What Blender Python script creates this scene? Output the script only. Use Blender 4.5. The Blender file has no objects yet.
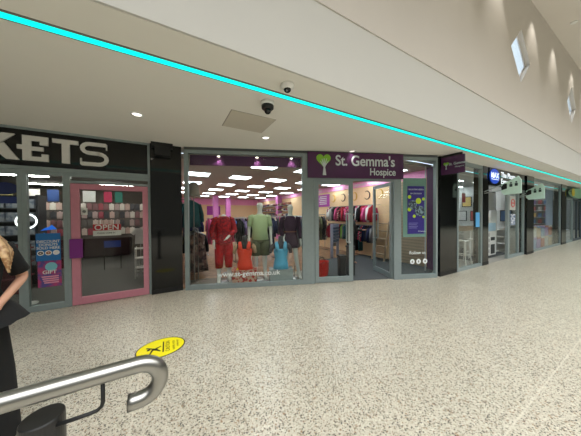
import bpy, bmesh, math, random
from mathutils import Vector, Matrix
random.seed(7)
PI = math.pi
S = bpy.context.scene
COL = S.collection
def V(*a): return Vector(a)

# ------------------------------------------------------------------ camera
cam_d = bpy.data.cameras.new('camera'); cam = bpy.data.objects.new('camera', cam_d); COL.objects.link(cam)
rt = V(0.87297, -0.48773, -0.00693); up = V(0.01265, 0.00844, 0.99988); fw = V(0.48762, 0.87295, -0.01354)
m = Matrix(((rt.x, up.x, -fw.x, 0), (rt.y, up.y, -fw.y, 0), (rt.z, up.z, -fw.z, 1.6), (0, 0, 0, 1)))
cam.matrix_world = m
cam_d.sensor_width = 36; cam_d.lens = 218 / 581 * 36; cam_d.clip_start = 0.02
S.camera = cam
S.view_settings.view_transform = 'Standard'; S.view_settings.look = 'None'
S.view_settings.gamma = 1; S.view_settings.use_curve_mapping = False
S.view_settings.exposure = 0.09

# ------------------------------------------------------------------ world and large lights
w = bpy.data.worlds.new('sky'); S.world = w; w.use_nodes = True
bg = w.node_tree.nodes['Background']; bg.inputs[0].default_value = (0.72, 0.84, 1.0, 1); bg.inputs[1].default_value = 1.7
def area(name, loc, size, sizey, power, col=(1, 1, 1), rot=(0, 0, 0)):
    l = bpy.data.lights.new(name, 'AREA'); l.shape = 'RECTANGLE'; l.size = size; l.size_y = sizey; l.energy = power; l.color = col
    o = bpy.data.objects.new(name, l); COL.objects.link(o); o.location = loc; o.rotation_euler = rot
    return o
area('atrium_light', (5, -4.3, 6.9), 26, 8, 2300, (0.96, 0.985, 1.0)).data.spread = math.radians(130)
area('atrium_end_light', (24, -3.2, 6.8), 10, 7, 640, (0.86, 1.0, 1.0)).data.spread = math.radians(130)

# ------------------------------------------------------------------ materials
def lin(c): return tuple(((x / 255) / 12.92 if x / 255 <= 0.04045 else ((x / 255 + 0.055) / 1.055) ** 2.4) for x in c) + (1,)
MC = {}
def mat(name, c, rough=0.6, metal=0.0, emit=0.0, var=0.08, scale=14.0, bump=0.0, coat=0.0):
    if name in MC: return MC[name]
    mm = bpy.data.materials.new(name); mm.use_nodes = True; nt = mm.node_tree; b = nt.nodes['Principled BSDF']
    L = lin(c)
    b.inputs['Roughness'].default_value = rough; b.inputs['Metallic'].default_value = metal
    b.inputs['Coat Weight'].default_value = coat
    if emit:
        b.inputs['Base Color'].default_value = L
        b.inputs['Emission Color'].default_value = L; b.inputs['Emission Strength'].default_value = emit
    else:
        tc = nt.nodes.new('ShaderNodeTexCoord'); nz = nt.nodes.new('ShaderNodeTexNoise'); nz.inputs['Scale'].default_value = scale
        nt.links.new(tc.outputs['Object'], nz.inputs['Vector'])
        r = nt.nodes.new('ShaderNodeMapRange'); r.inputs['To Min'].default_value = 1 - var; r.inputs['To Max'].default_value = 1 + var
        nt.links.new(nz.outputs['Fac'], r.inputs['Value'])
        mx = nt.nodes.new('ShaderNodeVectorMath'); mx.operation = 'SCALE'; mx.inputs[0].default_value = L[:3]
        nt.links.new(r.outputs['Result'], mx.inputs['Scale']); nt.links.new(mx.outputs['Vector'], b.inputs['Base Color'])
        if bump:
            bp = nt.nodes.new('ShaderNodeBump'); bp.inputs['Strength'].default_value = bump; bp.inputs['Distance'].default_value = 0.01
            nt.links.new(nz.outputs['Fac'], bp.inputs['Height']); nt.links.new(bp.outputs['Normal'], b.inputs['Normal'])
    MC[name] = mm
    return mm
def glass_mat(name, tint=(0.93, 0.96, 0.95), ior=1.45, rough=0.0):
    if name in MC: return MC[name]
    mm = bpy.data.materials.new(name); mm.use_nodes = True; nt = mm.node_tree; nt.nodes.clear()
    o = nt.nodes.new('ShaderNodeOutputMaterial'); mx = nt.nodes.new('ShaderNodeMixShader'); lw = nt.nodes.new('ShaderNodeLayerWeight'); lw.inputs[0].default_value = 0.5
    pw = nt.nodes.new('ShaderNodeMath'); pw.operation = 'POWER'; pw.inputs[1].default_value = 5; nt.links.new(lw.outputs['Facing'], pw.inputs[0])
    f = nt.nodes.new('ShaderNodeMath'); f.operation = 'MULTIPLY_ADD'; f.inputs[1].default_value = 0.96; f.inputs[2].default_value = 0.014; nt.links.new(pw.outputs[0], f.inputs[0])
    t = nt.nodes.new('ShaderNodeBsdfTransparent'); t.inputs[0].default_value = tint + (1,)
    g = nt.nodes.new('ShaderNodeBsdfGlossy'); g.inputs['Roughness'].default_value = rough
    nt.links.new(f.outputs[0], mx.inputs[0]); nt.links.new(t.outputs[0], mx.inputs[1]); nt.links.new(g.outputs[0], mx.inputs[2]); nt.links.new(mx.outputs[0], o.inputs[0])
    MC[name] = mm
    return mm
def pattern_mat(name, c1, c2, scale=20, kind='check', rough=0.8, c3=None):
    if name in MC: return MC[name]
    mm = bpy.data.materials.new(name); mm.use_nodes = True; nt = mm.node_tree; b = nt.nodes['Principled BSDF']; b.inputs['Roughness'].default_value = rough
    tc = nt.nodes.new('ShaderNodeTexCoord')
    rp = nt.nodes.new('ShaderNodeValToRGB'); rp.color_ramp.elements[0].color = lin(c1); rp.color_ramp.elements[1].color = lin(c2)
    if kind == 'check':
        n = nt.nodes.new('ShaderNodeTexVoronoi'); n.inputs['Scale'].default_value = scale; out = n.outputs['Color']
        rp.color_ramp.interpolation = 'CONSTANT'; rp.color_ramp.elements[1].position = 0.5
        if c3: e = rp.color_ramp.elements.new(0.72); e.color = lin(c3)
    elif kind == 'stripe':
        n = nt.nodes.new('ShaderNodeTexWave'); n.bands_direction = 'Z'; n.inputs['Scale'].default_value = scale; out = n.outputs['Fac']
    else:
        n = nt.nodes.new('ShaderNodeTexNoise'); n.inputs['Scale'].default_value = scale; n.inputs['Detail'].default_value = 3; out = n.outputs['Fac']
        rp.color_ramp.elements[0].position = 0.42; rp.color_ramp.elements[1].position = 0.58
    nt.links.new(tc.outputs['Object'], n.inputs['Vector']); nt.links.new(out, rp.inputs['Fac']); nt.links.new(rp.outputs['Color'], b.inputs['Base Color'])
    MC[name] = mm
    return mm
def terrazzo():
    mm = bpy.data.materials.new('terrazzo'); mm.use_nodes = True; nt = mm.node_tree; N = nt.nodes.new; Lk = nt.links.new; b = nt.nodes['Principled BSDF']
    tc = N('ShaderNodeTexCoord')
    def ramp(src, els, interp='CONSTANT'):
        r = N('ShaderNodeValToRGB'); r.color_ramp.interpolation = interp
        r.color_ramp.elements[0].position = els[0][0]; r.color_ramp.elements[0].color = els[0][1]
        r.color_ramp.elements[1].position = els[1][0]; r.color_ramp.elements[1].color = els[1][1]
        for p, c in els[2:]:
            e = r.color_ramp.elements.new(p); e.color = c
        Lk(src, r.inputs['Fac']); return r.outputs['Color']
    def layer(scale, base, thr, cols):
        v = N('ShaderNodeTexVoronoi'); v.inputs['Scale'].default_value = scale; Lk(tc.outputs['Object'], v.inputs['Vector'])
        sep = N('ShaderNodeSeparateColor'); Lk(v.outputs['Color'], sep.inputs[0])
        # chip size differs cell by cell
        lt = N('ShaderNodeMath'); lt.operation = 'MULTIPLY_ADD'; Lk(sep.outputs[1], lt.inputs[0]); lt.inputs[1].default_value = thr * 0.7; lt.inputs[2].default_value = thr * 0.45
        cm = N('ShaderNodeMath'); cm.operation = 'LESS_THAN'; Lk(v.outputs['Distance'], cm.inputs[0]); Lk(lt.outputs[0], cm.inputs[1])
        col = ramp(sep.outputs[0], cols)
        mx = N('ShaderNodeMix'); mx.data_type = 'RGBA'; Lk(cm.outputs[0], mx.inputs['Factor'])
        if isinstance(base, tuple): mx.inputs[6].default_value = base
        else: Lk(base, mx.inputs[6])
        Lk(col, mx.inputs[7]); return mx.outputs[2]
    base = lin((186, 178, 162))
    c = layer(62, base, 0.55, [(0, lin((112, 104, 92))), (0.12, lin((150, 142, 124))), (0.3, lin((196, 192, 176))), (0.55, lin((150, 144, 130))), (0.68, lin((204, 200, 184))), (0.9, lin((140, 112, 84)))])
    c = layer(120, c, 0.52, [(0, lin((70, 66, 60))), (0.13, lin((180, 176, 158))), (0.45, lin((138, 130, 114))), (0.6, lin((198, 194, 176))), (0.92, lin((120, 84, 62)))])
    c2 = N('ShaderNodeTexVoronoi'); c2.inputs['Scale'].default_value = 58; Lk(tc.outputs['Object'], c2.inputs['Vector'])
    s2 = N('ShaderNodeSeparateColor'); Lk(c2.outputs['Color'], s2.inputs[0])
    a = N('ShaderNodeMath'); a.operation = 'LESS_THAN'; Lk(c2.outputs['Distance'], a.inputs[0]); a.inputs[1].default_value = 0.33
    bb = N('ShaderNodeMath'); bb.operation = 'LESS_THAN'; Lk(s2.outputs[2], bb.inputs[0]); bb.inputs[1].default_value = 0.2
    ab = N('ShaderNodeMath'); ab.operation = 'MULTIPLY'; Lk(a.outputs[0], ab.inputs[0]); Lk(bb.outputs[0], ab.inputs[1])
    mx = N('ShaderNodeMix'); mx.data_type = 'RGBA'; Lk(ab.outputs[0], mx.inputs['Factor']); Lk(c, mx.inputs[6]); mx.inputs[7].default_value = lin((52, 50, 48))
    # broad wear
    nz = N('ShaderNodeTexNoise'); nz.inputs['Scale'].default_value = 0.7; nz.inputs['Detail'].default_value = 4; Lk(tc.outputs['Object'], nz.inputs['Vector'])
    mr = N('ShaderNodeMapRange'); mr.inputs['To Min'].default_value = 0.88; mr.inputs['To Max'].default_value = 1.1; Lk(nz.outputs['Fac'], mr.inputs['Value'])
    sc = N('ShaderNodeVectorMath'); sc.operation = 'SCALE'; Lk(mx.outputs[2], sc.inputs[0]); Lk(mr.outputs[0], sc.inputs['Scale'])
    # thin divider strips of the terrazzo bays
    sx = N('ShaderNodeSeparateXYZ'); Lk(tc.outputs['Object'], sx.inputs[0])
    def line(sock, off, per, wd):
        a1 = N('ShaderNodeMath'); a1.operation = 'ADD'; Lk(sock, a1.inputs[0]); a1.inputs[1].default_value = off + 100 * per
        md = N('ShaderNodeMath'); md.operation = 'MODULO'; Lk(a1.outputs[0], md.inputs[0]); md.inputs[1].default_value = per
        l = N('ShaderNodeMath'); l.operation = 'LESS_THAN'; Lk(md.outputs[0], l.inputs[0]); l.inputs[1].default_value = wd; return l.outputs[0]
    mxm = N('ShaderNodeMath'); mxm.operation = 'MAXIMUM'; Lk(line(sx.outputs[0], 0.28, 3.2, 0.012), mxm.inputs[0]); Lk(line(sx.outputs[1], -2.55, 1.95, 0.012), mxm.inputs[1])
    hf = N('ShaderNodeMath'); hf.operation = 'MULTIPLY'; Lk(mxm.outputs[0], hf.inputs[0]); hf.inputs[1].default_value = 0.5
    m3 = N('ShaderNodeMix'); m3.data_type = 'RGBA'; Lk(hf.outputs[0], m3.inputs['Factor']); Lk(sc.outputs[0], m3.inputs[6]); m3.inputs[7].default_value = lin((206, 200, 184))
    Lk(m3.outputs[2], b.inputs['Base Color'])
    b.inputs['Roughness'].default_value = 0.28; b.inputs['Specular IOR Level'].default_value = 0.5
    return mm

frame_m = mat('frame_grey_green', (138, 150, 151), 0.45, 0.2)
black_gloss = mat('black_gloss', (10, 12, 13), 0.06, 0, var=0.02)
black_matt = mat('black_matt', (16, 17, 18), 0.5)
white_m = mat('white_paint', (225, 225, 222), 0.5)
skin_white = mat('mannequin_white', (222, 220, 214), 0.35)
steel = mat('brushed_steel', (160, 159, 155), 0.3, 1.0, var=0.05, scale=6)
purple = mat('shop_purple', (84, 42, 84), 0.35)
pane_m = glass_mat('shop_glass')
plaster = mat('soffit_plaster', (226, 224, 216), 0.9, var=0.02, scale=2)

# ------------------------------------------------------------------ mesh building
class B:
    def __init__(s, f=None): s.v = []; s.f = []; s.t = f
    def add(s, vs, fs):
        o = len(s.v)
        s.v += [tuple(s.t(*p)) if s.t else tuple(p) for p in vs]; s.f += [tuple(i + o for i in q) for q in fs]; return s
    def box(s, x0, x1, y0, y1, z0, z1):
        return s.add([(x0, y0, z0), (x1, y0, z0), (x1, y1, z0), (x0, y1, z0), (x0, y0, z1), (x1, y0, z1), (x1, y1, z1), (x0, y1, z1)],
                     [(0, 3, 2, 1), (4, 5, 6, 7), (0, 1, 5, 4), (1, 2, 6, 5), (2, 3, 7, 6), (3, 0, 4, 7)])
    def prism(s, pts, d):
        n = len(pts); d = Vector(d)
        a = [tuple(p) for p in pts]; b = [tuple(Vector(p) + d) for p in pts]
        return s.add(a + b, [tuple(range(n))[::-1], tuple(range(n, 2 * n))] + [(i, (i + 1) % n, n + (i + 1) % n, n + i) for i in range(n)])
    def rings(s, R, caps=True):
        n = len(R[0]); vs = [p for r in R for p in r]; fs = []
        for k in range(len(R) - 1):
            for i in range(n): fs.append((k * n + i, k * n + (i + 1) % n, (k + 1) * n + (i + 1) % n, (k + 1) * n + i))
        if caps: fs += [tuple(range(n))[::-1], tuple(range((len(R) - 1) * n, len(R) * n))]
        return s.add(vs, fs)
    def loft(s, L, n=20, caps=True, wav=0.0, k=7):          # rings of (cx, cy, z, rx, ry)
        return s.rings([[(cx + rx * (1 + wav * math.sin(k * 2 * PI * i / n)) * math.cos(2 * PI * i / n), cy + ry * (1 + wav * math.sin(k * 2 * PI * i / n)) * math.sin(2 * PI * i / n), z) for i in range(n)] for cx, cy, z, rx, ry in L], caps)
    def tube(s, P, r, n=10, caps=True):
        P = [Vector(p) for p in P]; rr = r if isinstance(r, (list, tuple)) else [r] * len(P); R = []; last = None
        for i, p in enumerate(P):
            d = (P[min(i + 1, len(P) - 1)] - P[max(i - 1, 0)]).normalized()
            a = last if last is not None else (Vector((0, 0, 1)) if abs(d.z) < 0.9 else Vector((1, 0, 0)))
            u = (a - d * a.dot(d)).normalized(); last = u; q = d.cross(u)
            R.append([tuple(p + (u * math.cos(2 * PI * j / n) + q * math.sin(2 * PI * j / n)) * rr[i]) for j in range(n)])
        return s.rings(R, caps)
    def ball(s, c, rx, ry=None, rz=None, n=16, h=10):
        ry = ry or rx; rz = rz or rx
        return s.rings([[(c[0] + rx * math.sin(PI * (k + .02) / (h + .04)) * math.cos(2 * PI * i / n), c[1] + ry * math.sin(PI * (k + .02) / (h + .04)) * math.sin(2 * PI * i / n), c[2] - rz * math.cos(PI * (k + .02) / (h + .04))) for i in range(n)] for k in range(h + 1)])
    def build(s, name, mt, parent=None, smooth=False, bevel=0.0, loc=None):
        me = bpy.data.meshes.new(name); me.from_pydata(s.v, [], s.f)
        bm = bmesh.new(); bm.from_mesh(me); bmesh.ops.recalc_face_normals(bm, faces=bm.faces); bm.to_mesh(me); bm.free()
        me.materials.append(mt); o = bpy.data.objects.new(name, me); COL.objects.link(o)
        if smooth: me.shade_smooth()
        if parent: o.parent = parent
        if loc: o.location = loc
        if bevel:
            bv = o.modifiers.new('bevel', 'BEVEL'); bv.width = bevel; bv.segments = 2; bv.limit_method = 'ANGLE'
        return o
def tag(o, label, cat, group=None):
    o['label'] = label; o['category'] = cat
    if group: o['group'] = group
    return o
def thing(name, label, cat, loc=(0, 0, 0), rz=0, group=None):
    o = bpy.data.objects.new(name, None); o.empty_display_size = 0.1; COL.objects.link(o); o.location = loc; o.rotation_euler = (0, 0, rz)
    return tag(o, label, cat, group)
def struct(o): o['kind'] = 'structure'; return o
def sthing(name, loc=(0, 0, 0)):
    o = bpy.data.objects.new(name, None); COL.objects.link(o); o.location = loc; return struct(o)
def dup(o, loc, rz=None, label=None, group=None):
    r = o.copy(); COL.objects.link(r); r.location = loc
    if rz is not None: r.rotation_euler = (0, 0, rz)
    if label: r['label'] = label
    if group: r['group'] = group
    for ch in list(o.children):
        c = ch.copy(); COL.objects.link(c); c.parent = r
        for g in list(ch.children):
            d = g.copy(); COL.objects.link(d); d.parent = c
    return r
def lettering(txt, size, loc, xd, ud, mt, parent=None, ext=0.002, name='lettering', align='LEFT', bold=0.0, sx=1.0):
    cu = bpy.data.curves.new('t', 'FONT'); cu.body = txt; cu.size = size; cu.extrude = ext; cu.align_x = align; cu.offset = bold * size
    o = bpy.data.objects.new('t', cu); COL.objects.link(o)
    dg = bpy.context.evaluated_depsgraph_get(); me = bpy.data.meshes.new_from_object(o.evaluated_get(dg)); bpy.data.objects.remove(o)
    x = Vector(xd).normalized(); u = Vector(ud).normalized(); z = x.cross(u)
    M = Matrix(((x.x * sx, u.x, z.x, loc[0]), (x.y * sx, u.y, z.y, loc[1]), (x.z * sx, u.z, z.z, loc[2]), (0, 0, 0, 1)))
    me.transform(M); me.materials.clear(); me.materials.append(mt)
    q = bpy.data.objects.new(name, me); COL.objects.link(q)
    if parent: q.parent = parent
    return q
def ordinal(i): return ['first', 'second', 'third', 'fourth', 'fifth', 'sixth', 'seventh', 'eighth', 'ninth', 'tenth', 'eleventh', 'twelfth', 'thirteenth', 'fourteenth', 'fifteenth', 'sixteenth', 'seventeenth', 'eighteenth', 'nineteenth', 'twentieth', 'twenty-first', 'twenty-second', 'twenty-third', 'twenty-fourth', 'twenty-fifth', 'twenty-sixth'][i]

# facade line of the charity shop: s along the front, d into the shop
A = V(0.268, 5.21, 0); Ee = V(0.9314, -0.3640, 0); Nn = V(0.3640, 0.9314, 0)
def G(s, d, z): return A + Ee * s + Nn * d + V(0, 0, z)

H = 3.07      # soffit
# ================================================================== STRUCTURE
floor_o = struct(B().box(-9, 34, -9, 5.32, -0.1, 0).build('floor', terrazzo()))
# soffit slab over the shop fronts (cut along the facades)
sf = B()
sf.prism([(-9, 1.975, H), (34, 1.975, H), (34, 3.6, H), (6.9, 3.6, H), (5.9, 3.6, H), (0.5, 5.7, H), (-9, 5.7, H)], (0, 0, 0.12))
struct(sf.build('ceiling', plaster))
# bulkhead face and upper wall with diamond openings
bulk_m = mat('bulkhead_plaster', (196, 195, 190), 0.9, var=0.015, scale=1.5)
upper_m = mat('upper_wall_plaster', (200, 194, 186), 0.9, var=0.02, scale=1.5)
struct(B().box(-9, 34, 1.95, 1.97, H, 3.92).box(-9, 34, 1.97, 2.25, H + 0.125, 3.91).build('wall_bulkhead', bulk_m))
uw = B()
ZB, ZT, Y0, Y1 = 3.92, 7.12, 1.938, 2.04
cx0 = 7.58; sp = 5.07; xs = [cx0 + sp * k for k in range(-3, 6)]
hd = 0.65; zc = 5.46
prev = -9
for cx in xs:
    a, b2 = cx - 1.2, cx + 1.2
    if a > prev: uw.box(prev, a, Y0, Y1, ZB, ZT)
    for sxx in (-1, 1):
        for sz in (-1, 1):
            ex = cx + 1.2 * sxx; ez = ZB if sz < 0 else ZT
            uw.prism([(ex, Y0, ez), (cx, Y0, ez), (cx, Y0, zc + hd * sz), (cx + hd * sxx, Y0, zc), (ex, Y0, zc)], (0, Y1 - Y0, 0))
    prev = b2
uw.box(prev, 34, Y0, Y1, ZB, ZT)
struct(uw.build('wall_upper', upper_m))
reveal_m = mat('window_reveal', (222, 222, 226), 0.6)
for k, cx in enumerate(xs):
    w_ = sthing('window_%d' % (k + 10), (cx, Y1 - 0.012, zc))
    fr = B()
    for t in range(4):
        a0 = PI / 2 * t; a1 = a0 + PI / 2
        p0, p1 = V(math.cos(a0) * hd, 0, math.sin(a0) * hd), V(math.cos(a1) * hd, 0, math.sin(a1) * hd)
        fr.prism([p0, p1, p1 * 0.93, p0 * 0.93], (0, 0.02, 0))
    fr.build('window_frame', reveal_m, w_)
    B().prism([(hd * .95, .01, 0), (0, .01, hd * .95), (-hd * .95, .01, 0), (0, .01, -hd * .95)], (0, 0.008, 0)).build('pane', pane_m, w_)
# high ceiling, far walls of the mall
hc_m = mat('high_ceiling', (214, 208, 200), 0.9, var=0.02, scale=1)
struct(B().box(-9, 34, -9, 2.3, ZT, ZT + 0.15).build('ceiling_high', hc_m))
back_m = mat('opposite_wall', (120, 120, 114), 0.8)
struct(B().box(-9, 34, -9.2, -9, 0, ZT).build('wall_opposite', back_m))
struct(B().box(-9.2, -9, -9, 5.7, 0, ZT).build('wall_left', back_m))
struct(B().box(34, 34.2, -9, 5.7, 0, ZT).build('wall_right', back_m))
# teal light line recessed in the soffit
teal = mat('teal_led', (0, 232, 222), 0.5, emit=1.0)
led = thing('light_strip', 'long glowing turquoise light line set into the soffit', 'light strip', (12.5, 2.4, H))
B().box(-21.4, 21.4, -0.038, 0.038, -0.012, 0.0).build('diffuser', teal, led)
B().box(-21.4, 21.4, -0.046, -0.038, -0.014, 0.0).box(-21.4, 21.4, 0.038, 0.046, -0.014, 0.0).build('trim', mat('led_trim', (110, 110, 104), 0.5), led)
# wall washers at the top of the upper wall
for i, x in enumerate([4.4, 6.1, 8.4, 10.3, 12.6, 14.4, 16.6, 18.6, 20.8]):
    t = thing('wall_washer', 'round ceiling downlight washing the high wall, %s from the stairs end' % ordinal(i), 'downlight', (x, 1.55, ZT), 0, 'downlights above the high wall')
    B().tube([(0, 0, 0), (0, 0, -0.02)], 0.07, 16).build('rim', white_m, t)
    l = bpy.data.lights.new('washer_lamp', 'SPOT'); l.energy = 60; l.spot_size = 1.0; l.spot_blend = 0.8; l.color = (1, 0.95, 0.86); l.shadow_soft_size = 0.05
    o = bpy.data.objects.new('washer_lamp', l); COL.objects.link(o); o.parent = t; o.location = (0, 0, -0.04); o.rotation_euler = (math.radians(12), 0, 0)

# ---- soffit fittings
def downlight(x, y, label, e=3.0):
    t = thing('downlight', label, 'downlight', (x, y, H), 0, 'soffit downlights')
    B().rings([[(r * math.cos(a * PI / 12), r * math.sin(a * PI / 12), z) for a in range(24)] for r, z in ((0.085, 0), (0.085, -0.012), (0.062, -0.014), (0.055, -0.002))], False).build('rim', white_m, t, True)
    l = bpy.data.lights.new('downlight_lamp', 'SPOT'); l.energy = 60 * (e / 3) ** 2; l.spot_size = 1.9; l.spot_blend = 0.7; l.color = (1, 0.96, 0.9); l.shadow_soft_size = 0.05
    o = bpy.data.objects.new('downlight_lamp', l); COL.objects.link(o); o.parent = t; o.location = (0, 0, -0.03)
    B().tube([(0, 0, -0.001), (0, 0, -0.006)], 0.057, 20).build('lamp', mat('downlight_glow%d' % int(e * 10), (255, 250, 238), 0.4, emit=e), t)
downlight(-0.38, 3.83, 'lit round downlight in the soffit above the pink door')
downlight(1.62, 3.84, 'lit round downlight in the soffit behind the access panel')
downlight(3.72, 3.72, 'dim round downlight in the soffit just above the charity shop sign', 0.9)
ap = thing('access_panel', 'square plaster access panel in the soffit beside the dome camera', 'access panel', (1.12, 3.36, H))
B().box(-0.335, 0.335, -0.30, 0.30, -0.008, 0).build('panel', mat('panel_plaster', (196, 190, 176), 0.9, var=0.02), ap, bevel=0.003)
B().box(-0.345, 0.345, -0.31, 0.31, -0.002, 0).build('panel_frame', mat('panel_edge', (150, 146, 136), 0.8), ap)
cm_ = thing('dome_camera', 'black ball security camera with white cap under the soffit', 'security camera', (1.14, 2.63, H))
B().tube([(0, 0, 0), (0, 0, -.035), (0, 0, -.05)], [.085, .085, .078], 24).build('cap', white_m, cm_, True)
cb_ = B().tube([(0, 0, -.05), (0, 0, -.085), (0, 0, -.1)], [.08, .078, .06], 24).build('body', black_matt, cm_, True)
B().ball((0, 0, -.112), .045).build('lens_ball', black_gloss, cb_, True)
cm2 = thing('dome_camera', 'small white dome security camera near the soffit edge', 'security camera', (1.19, 2.18, H))
B().tube([(0, 0, 0), (0, 0, -.03), (0, 0, -.05)], [.08, .078, .055], 24).build('housing', white_m, cm2, True)
B().ball((0, 0, -.05), .042, .042, .036).build('dome', black_gloss, cm2, True)
B().ball((-.02, -.02, -.078), .012).build('lens', mat('lens_grey', (120, 124, 128), 0.2), cm2, True)

# ================================================================== LEFT SHOP FRONT (y = 5.3)
KY = 5.3
def plane_thing_box(x0, x1, z0, z1, y0, y1): return B().box(x0, x1, y0, y1, z0, z1)
dark_carpet = mat('grey_carpet', (92, 92, 88), 0.95, var=0.15, scale=30)
# shell of the left shop
struct(B().box(-6, -0.1, 5.3, 12.3, -0.1, -0.002).build('floor_left_shop', dark_carpet))
struct(B().box(-6, -0.1, 5.4, 12.3, 2.75, 2.85).build('ceiling_left_shop', mat('left_shop_ceiling', (120, 116, 108), 0.9)))
wl_m = mat('left_shop_wall', (104, 96, 88), 0.9)
struct(B().box(-6, -0.1, 12.2, 12.35, 0, 2.75).build('wall_left_shop_back', wl_m))
struct(B().box(-6.1, -6, 5.3, 12.35, 0, 2.75).build('wall_left_shop_side', wl_m))
struct(B().box(-0.1, 0.2, 5.75, 18.1, 0, 2.98).build('wall_between_shops', mat('party_wall', (214, 196, 186), 0.9)))
struct(B().box(-9, -3.9, 5.3, 5.45, 0, H).build('wall_front_left', black_matt))
# fascia
fs = thing('shop_fascia', 'glossy black shop fascia with big grey letters KETS', 'sign', (0, KY, 0))
B().box(-4.2, -0.32, -0.03, 0.1, 2.44, 3.03).build('fascia_board', black_gloss, fs)
B().box(-4.2, -0.32, -0.05, 0.1, 3.03, H).box(-4.2, -0.32, -0.05, 0.1, 2.38, 2.44).box(-0.36, -0.32, -0.05, 0.1, 2.44, 3.03).build('fascia_trim', frame_m, fs)
let_m = mat('letter_grey', (214, 213, 208), 0.45)
ly = -0.06
def letter(polys, x0, z0):
    b = B()
    for p in polys: b.prism([(x0 + x, ly, z0 + z) for x, z in p], (0, 0.03, 0))
    return b.build('letter', let_m, fs)
Z0 = 2.53
letter([[(0, 0), (.1, 0), (.1, .41), (0, .41)], [(.1, .17), (.1, .25), (.26, .41), (.40, .41), (.2, .205)], [(.2, .205), (.28, .26), (.44, 0), (.30, 0), (.14, .17)]], -2.55, Z0)
letter([[(.0, 0), (.3, 0), (.3, .12), (.22, .12), (.22, .07), (.1, .07), (.1, .17), (.24, .17), (.24, .235), (.1, .235), (.1, .33), (.2, .33), (.2, .27), (.3, .27), (.3, .41), (0, .41), (0, .25), (-.06, .25), (-.06, .18), (0, .18)]], -2.07, Z0)
letter([[(.115, 0), (.215, 0), (.215, .34), (.33, .34), (.33, .41), (0, .41), (0, .34), (.115, .34)]], -1.72, Z0)
def arc(cx, cz, r0x, r0z, r1x, r1z, a0, a1, n=12):
    o = [(cx + r1x * math.cos(a0 + (a1 - a0) * i / n), cz + r1z * math.sin(a0 + (a1 - a0) * i / n)) for i in range(n + 1)]
    i_ = [(cx + r0x * math.cos(a0 + (a1 - a0) * i / n), cz + r0z * math.sin(a0 + (a1 - a0) * i / n)) for i in range(n + 1)]
    return [[o[k], o[k + 1], i_[k + 1], i_[k]] for k in range(n)]
sp_ = arc(.13, .315, .07, .05, .13, .115, PI * .5, PI * 1.5, 8) + [[(.13, .43), (.36, .43), (.36, .365), (.13, .365)], [(.13, .265), (.27, .265), (.27, .2), (.13, .2)]] + arc(.25, .1325, .09, .065, .15, .1325, -PI * .5, PI * .5, 8) + [[(.25, .0), (.25, .067), (.02, .067), (.02, 0)], [(.02, .067), (.02, .13), (-.0, .13), (-.0, 0.02), (.02, 0)], [(.36, .43), (.38, .41), (.38, .31), (.36, .31)]]
letter(sp_, -1.37, Z0 - .01)
# transom bar and frames
def kwin(n, x0, x1, z0=0.1, z1=2.38, tr=None):
    t = sthing('window_%d' % n, (0, KY, 0))
    b = B().box(x0, x0 + .055, -.03, .05, z0 - .1, z1).box(x1 - .055, x1, -.03, .05, z0 - .1, z1).box(x0 + .055, x1 - .055, -.03, .05, z1 - .07, z1).box(x0 + .055, x1 - .055, -.03, .05, z0 - .1, z0 + .0)
    b.build('window_frame', frame_m, t, bevel=.004)
    B().box(x0 + .055, x1 - .055, 0, .01, z0, z1 - .07).build('pane', pane_m, t)
    return t
kwin(1, -3.0, -2.1); kwin(4, -3.9, -3.0); kwin(2, -2.1, -1.56)
t = sthing('window_3', (0, KY, 0))   # light above the door
B().box(-1.56, -0.32, -.03, .05, 2.31, 2.38).box(-1.56, -1.52, -.03, .05, 0, 2.31).box(-0.36, -0.32, -.03, .05, 0, 2.31).box(-1.52, -0.36, -.03, .05, 2.2, 2.24).build('window_frame', frame_m, t)
B().box(-1.52, -0.36, 0, .01, 2.24, 2.31).build('pane', pane_m, t)
pink = mat('pink_paint', (196, 128, 144), 0.45)
d = sthing('door_1', (0, KY, 0))
B().box(-1.515, -1.40, -.035, .025, 0.01, 2.19).box(-.455, -.365, -.035, .025, 0.01, 2.19).box(-1.40, -.455, -.035, .025, 2.09, 2.19).box(-1.40, -.455, -.035, .025, 0.01, .14).build('door_frame', pink, d, bevel=.004)
B().box(-1.40, -.455, -.005, .005, .14, 2.09).build('pane', glass_mat('door_glass', (0.93, 0.94, 0.93)), d)
tag(B().box(-1.53, -1.36, -.075, -.037, .86, 1.2).build('door_pad', mat('violet_card', (116, 34, 122), 0.6), None, bevel=.004, loc=(0, KY, 0)), 'violet box over the handle of the pink door', 'sign')
st = thing('window_sticker', 'small square white notice stuck inside the pink door', 'sticker', (-1.33, KY + .012, 1.68))
B().box(-.06, .03, 0, .003, -.05, .07).build('card', white_m, st); B().tube([(-.015, -.001, .01), (-.015, 0, .01)], .026, 16).build('symbol', mat('sym_grey', (90, 90, 90)), st)
# OPEN sign
op = thing('open_sign', 'red and white OPEN sign hanging inside the pink door', 'sign', (-1.03, KY + .06, 1.33))
B().box(-.21, .21, 0, .01, -.10, .12).build('board', white_m, op); B().box(-.21, .21, -.003, 0, 0.0, .12).build('red_band', mat('sign_red', (186, 30, 44), .5), op)
lettering('OPEN', .145, (-.19, -.006, .012), (1, 0, 0), (0, 0, 1), white_m, op, bold=.012, sx=.98)
lettering('PLEASE COME IN', .036, (-.15, -.004, -.06), (1, 0, 0), (0, 0, 1), mat('ink', (40, 40, 44)), op)
[B().tube([(q, .005, .12), (q, .005, .2)], .006, 6).build('hook', white_m, op) for q in (-.1, .1)]
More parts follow.
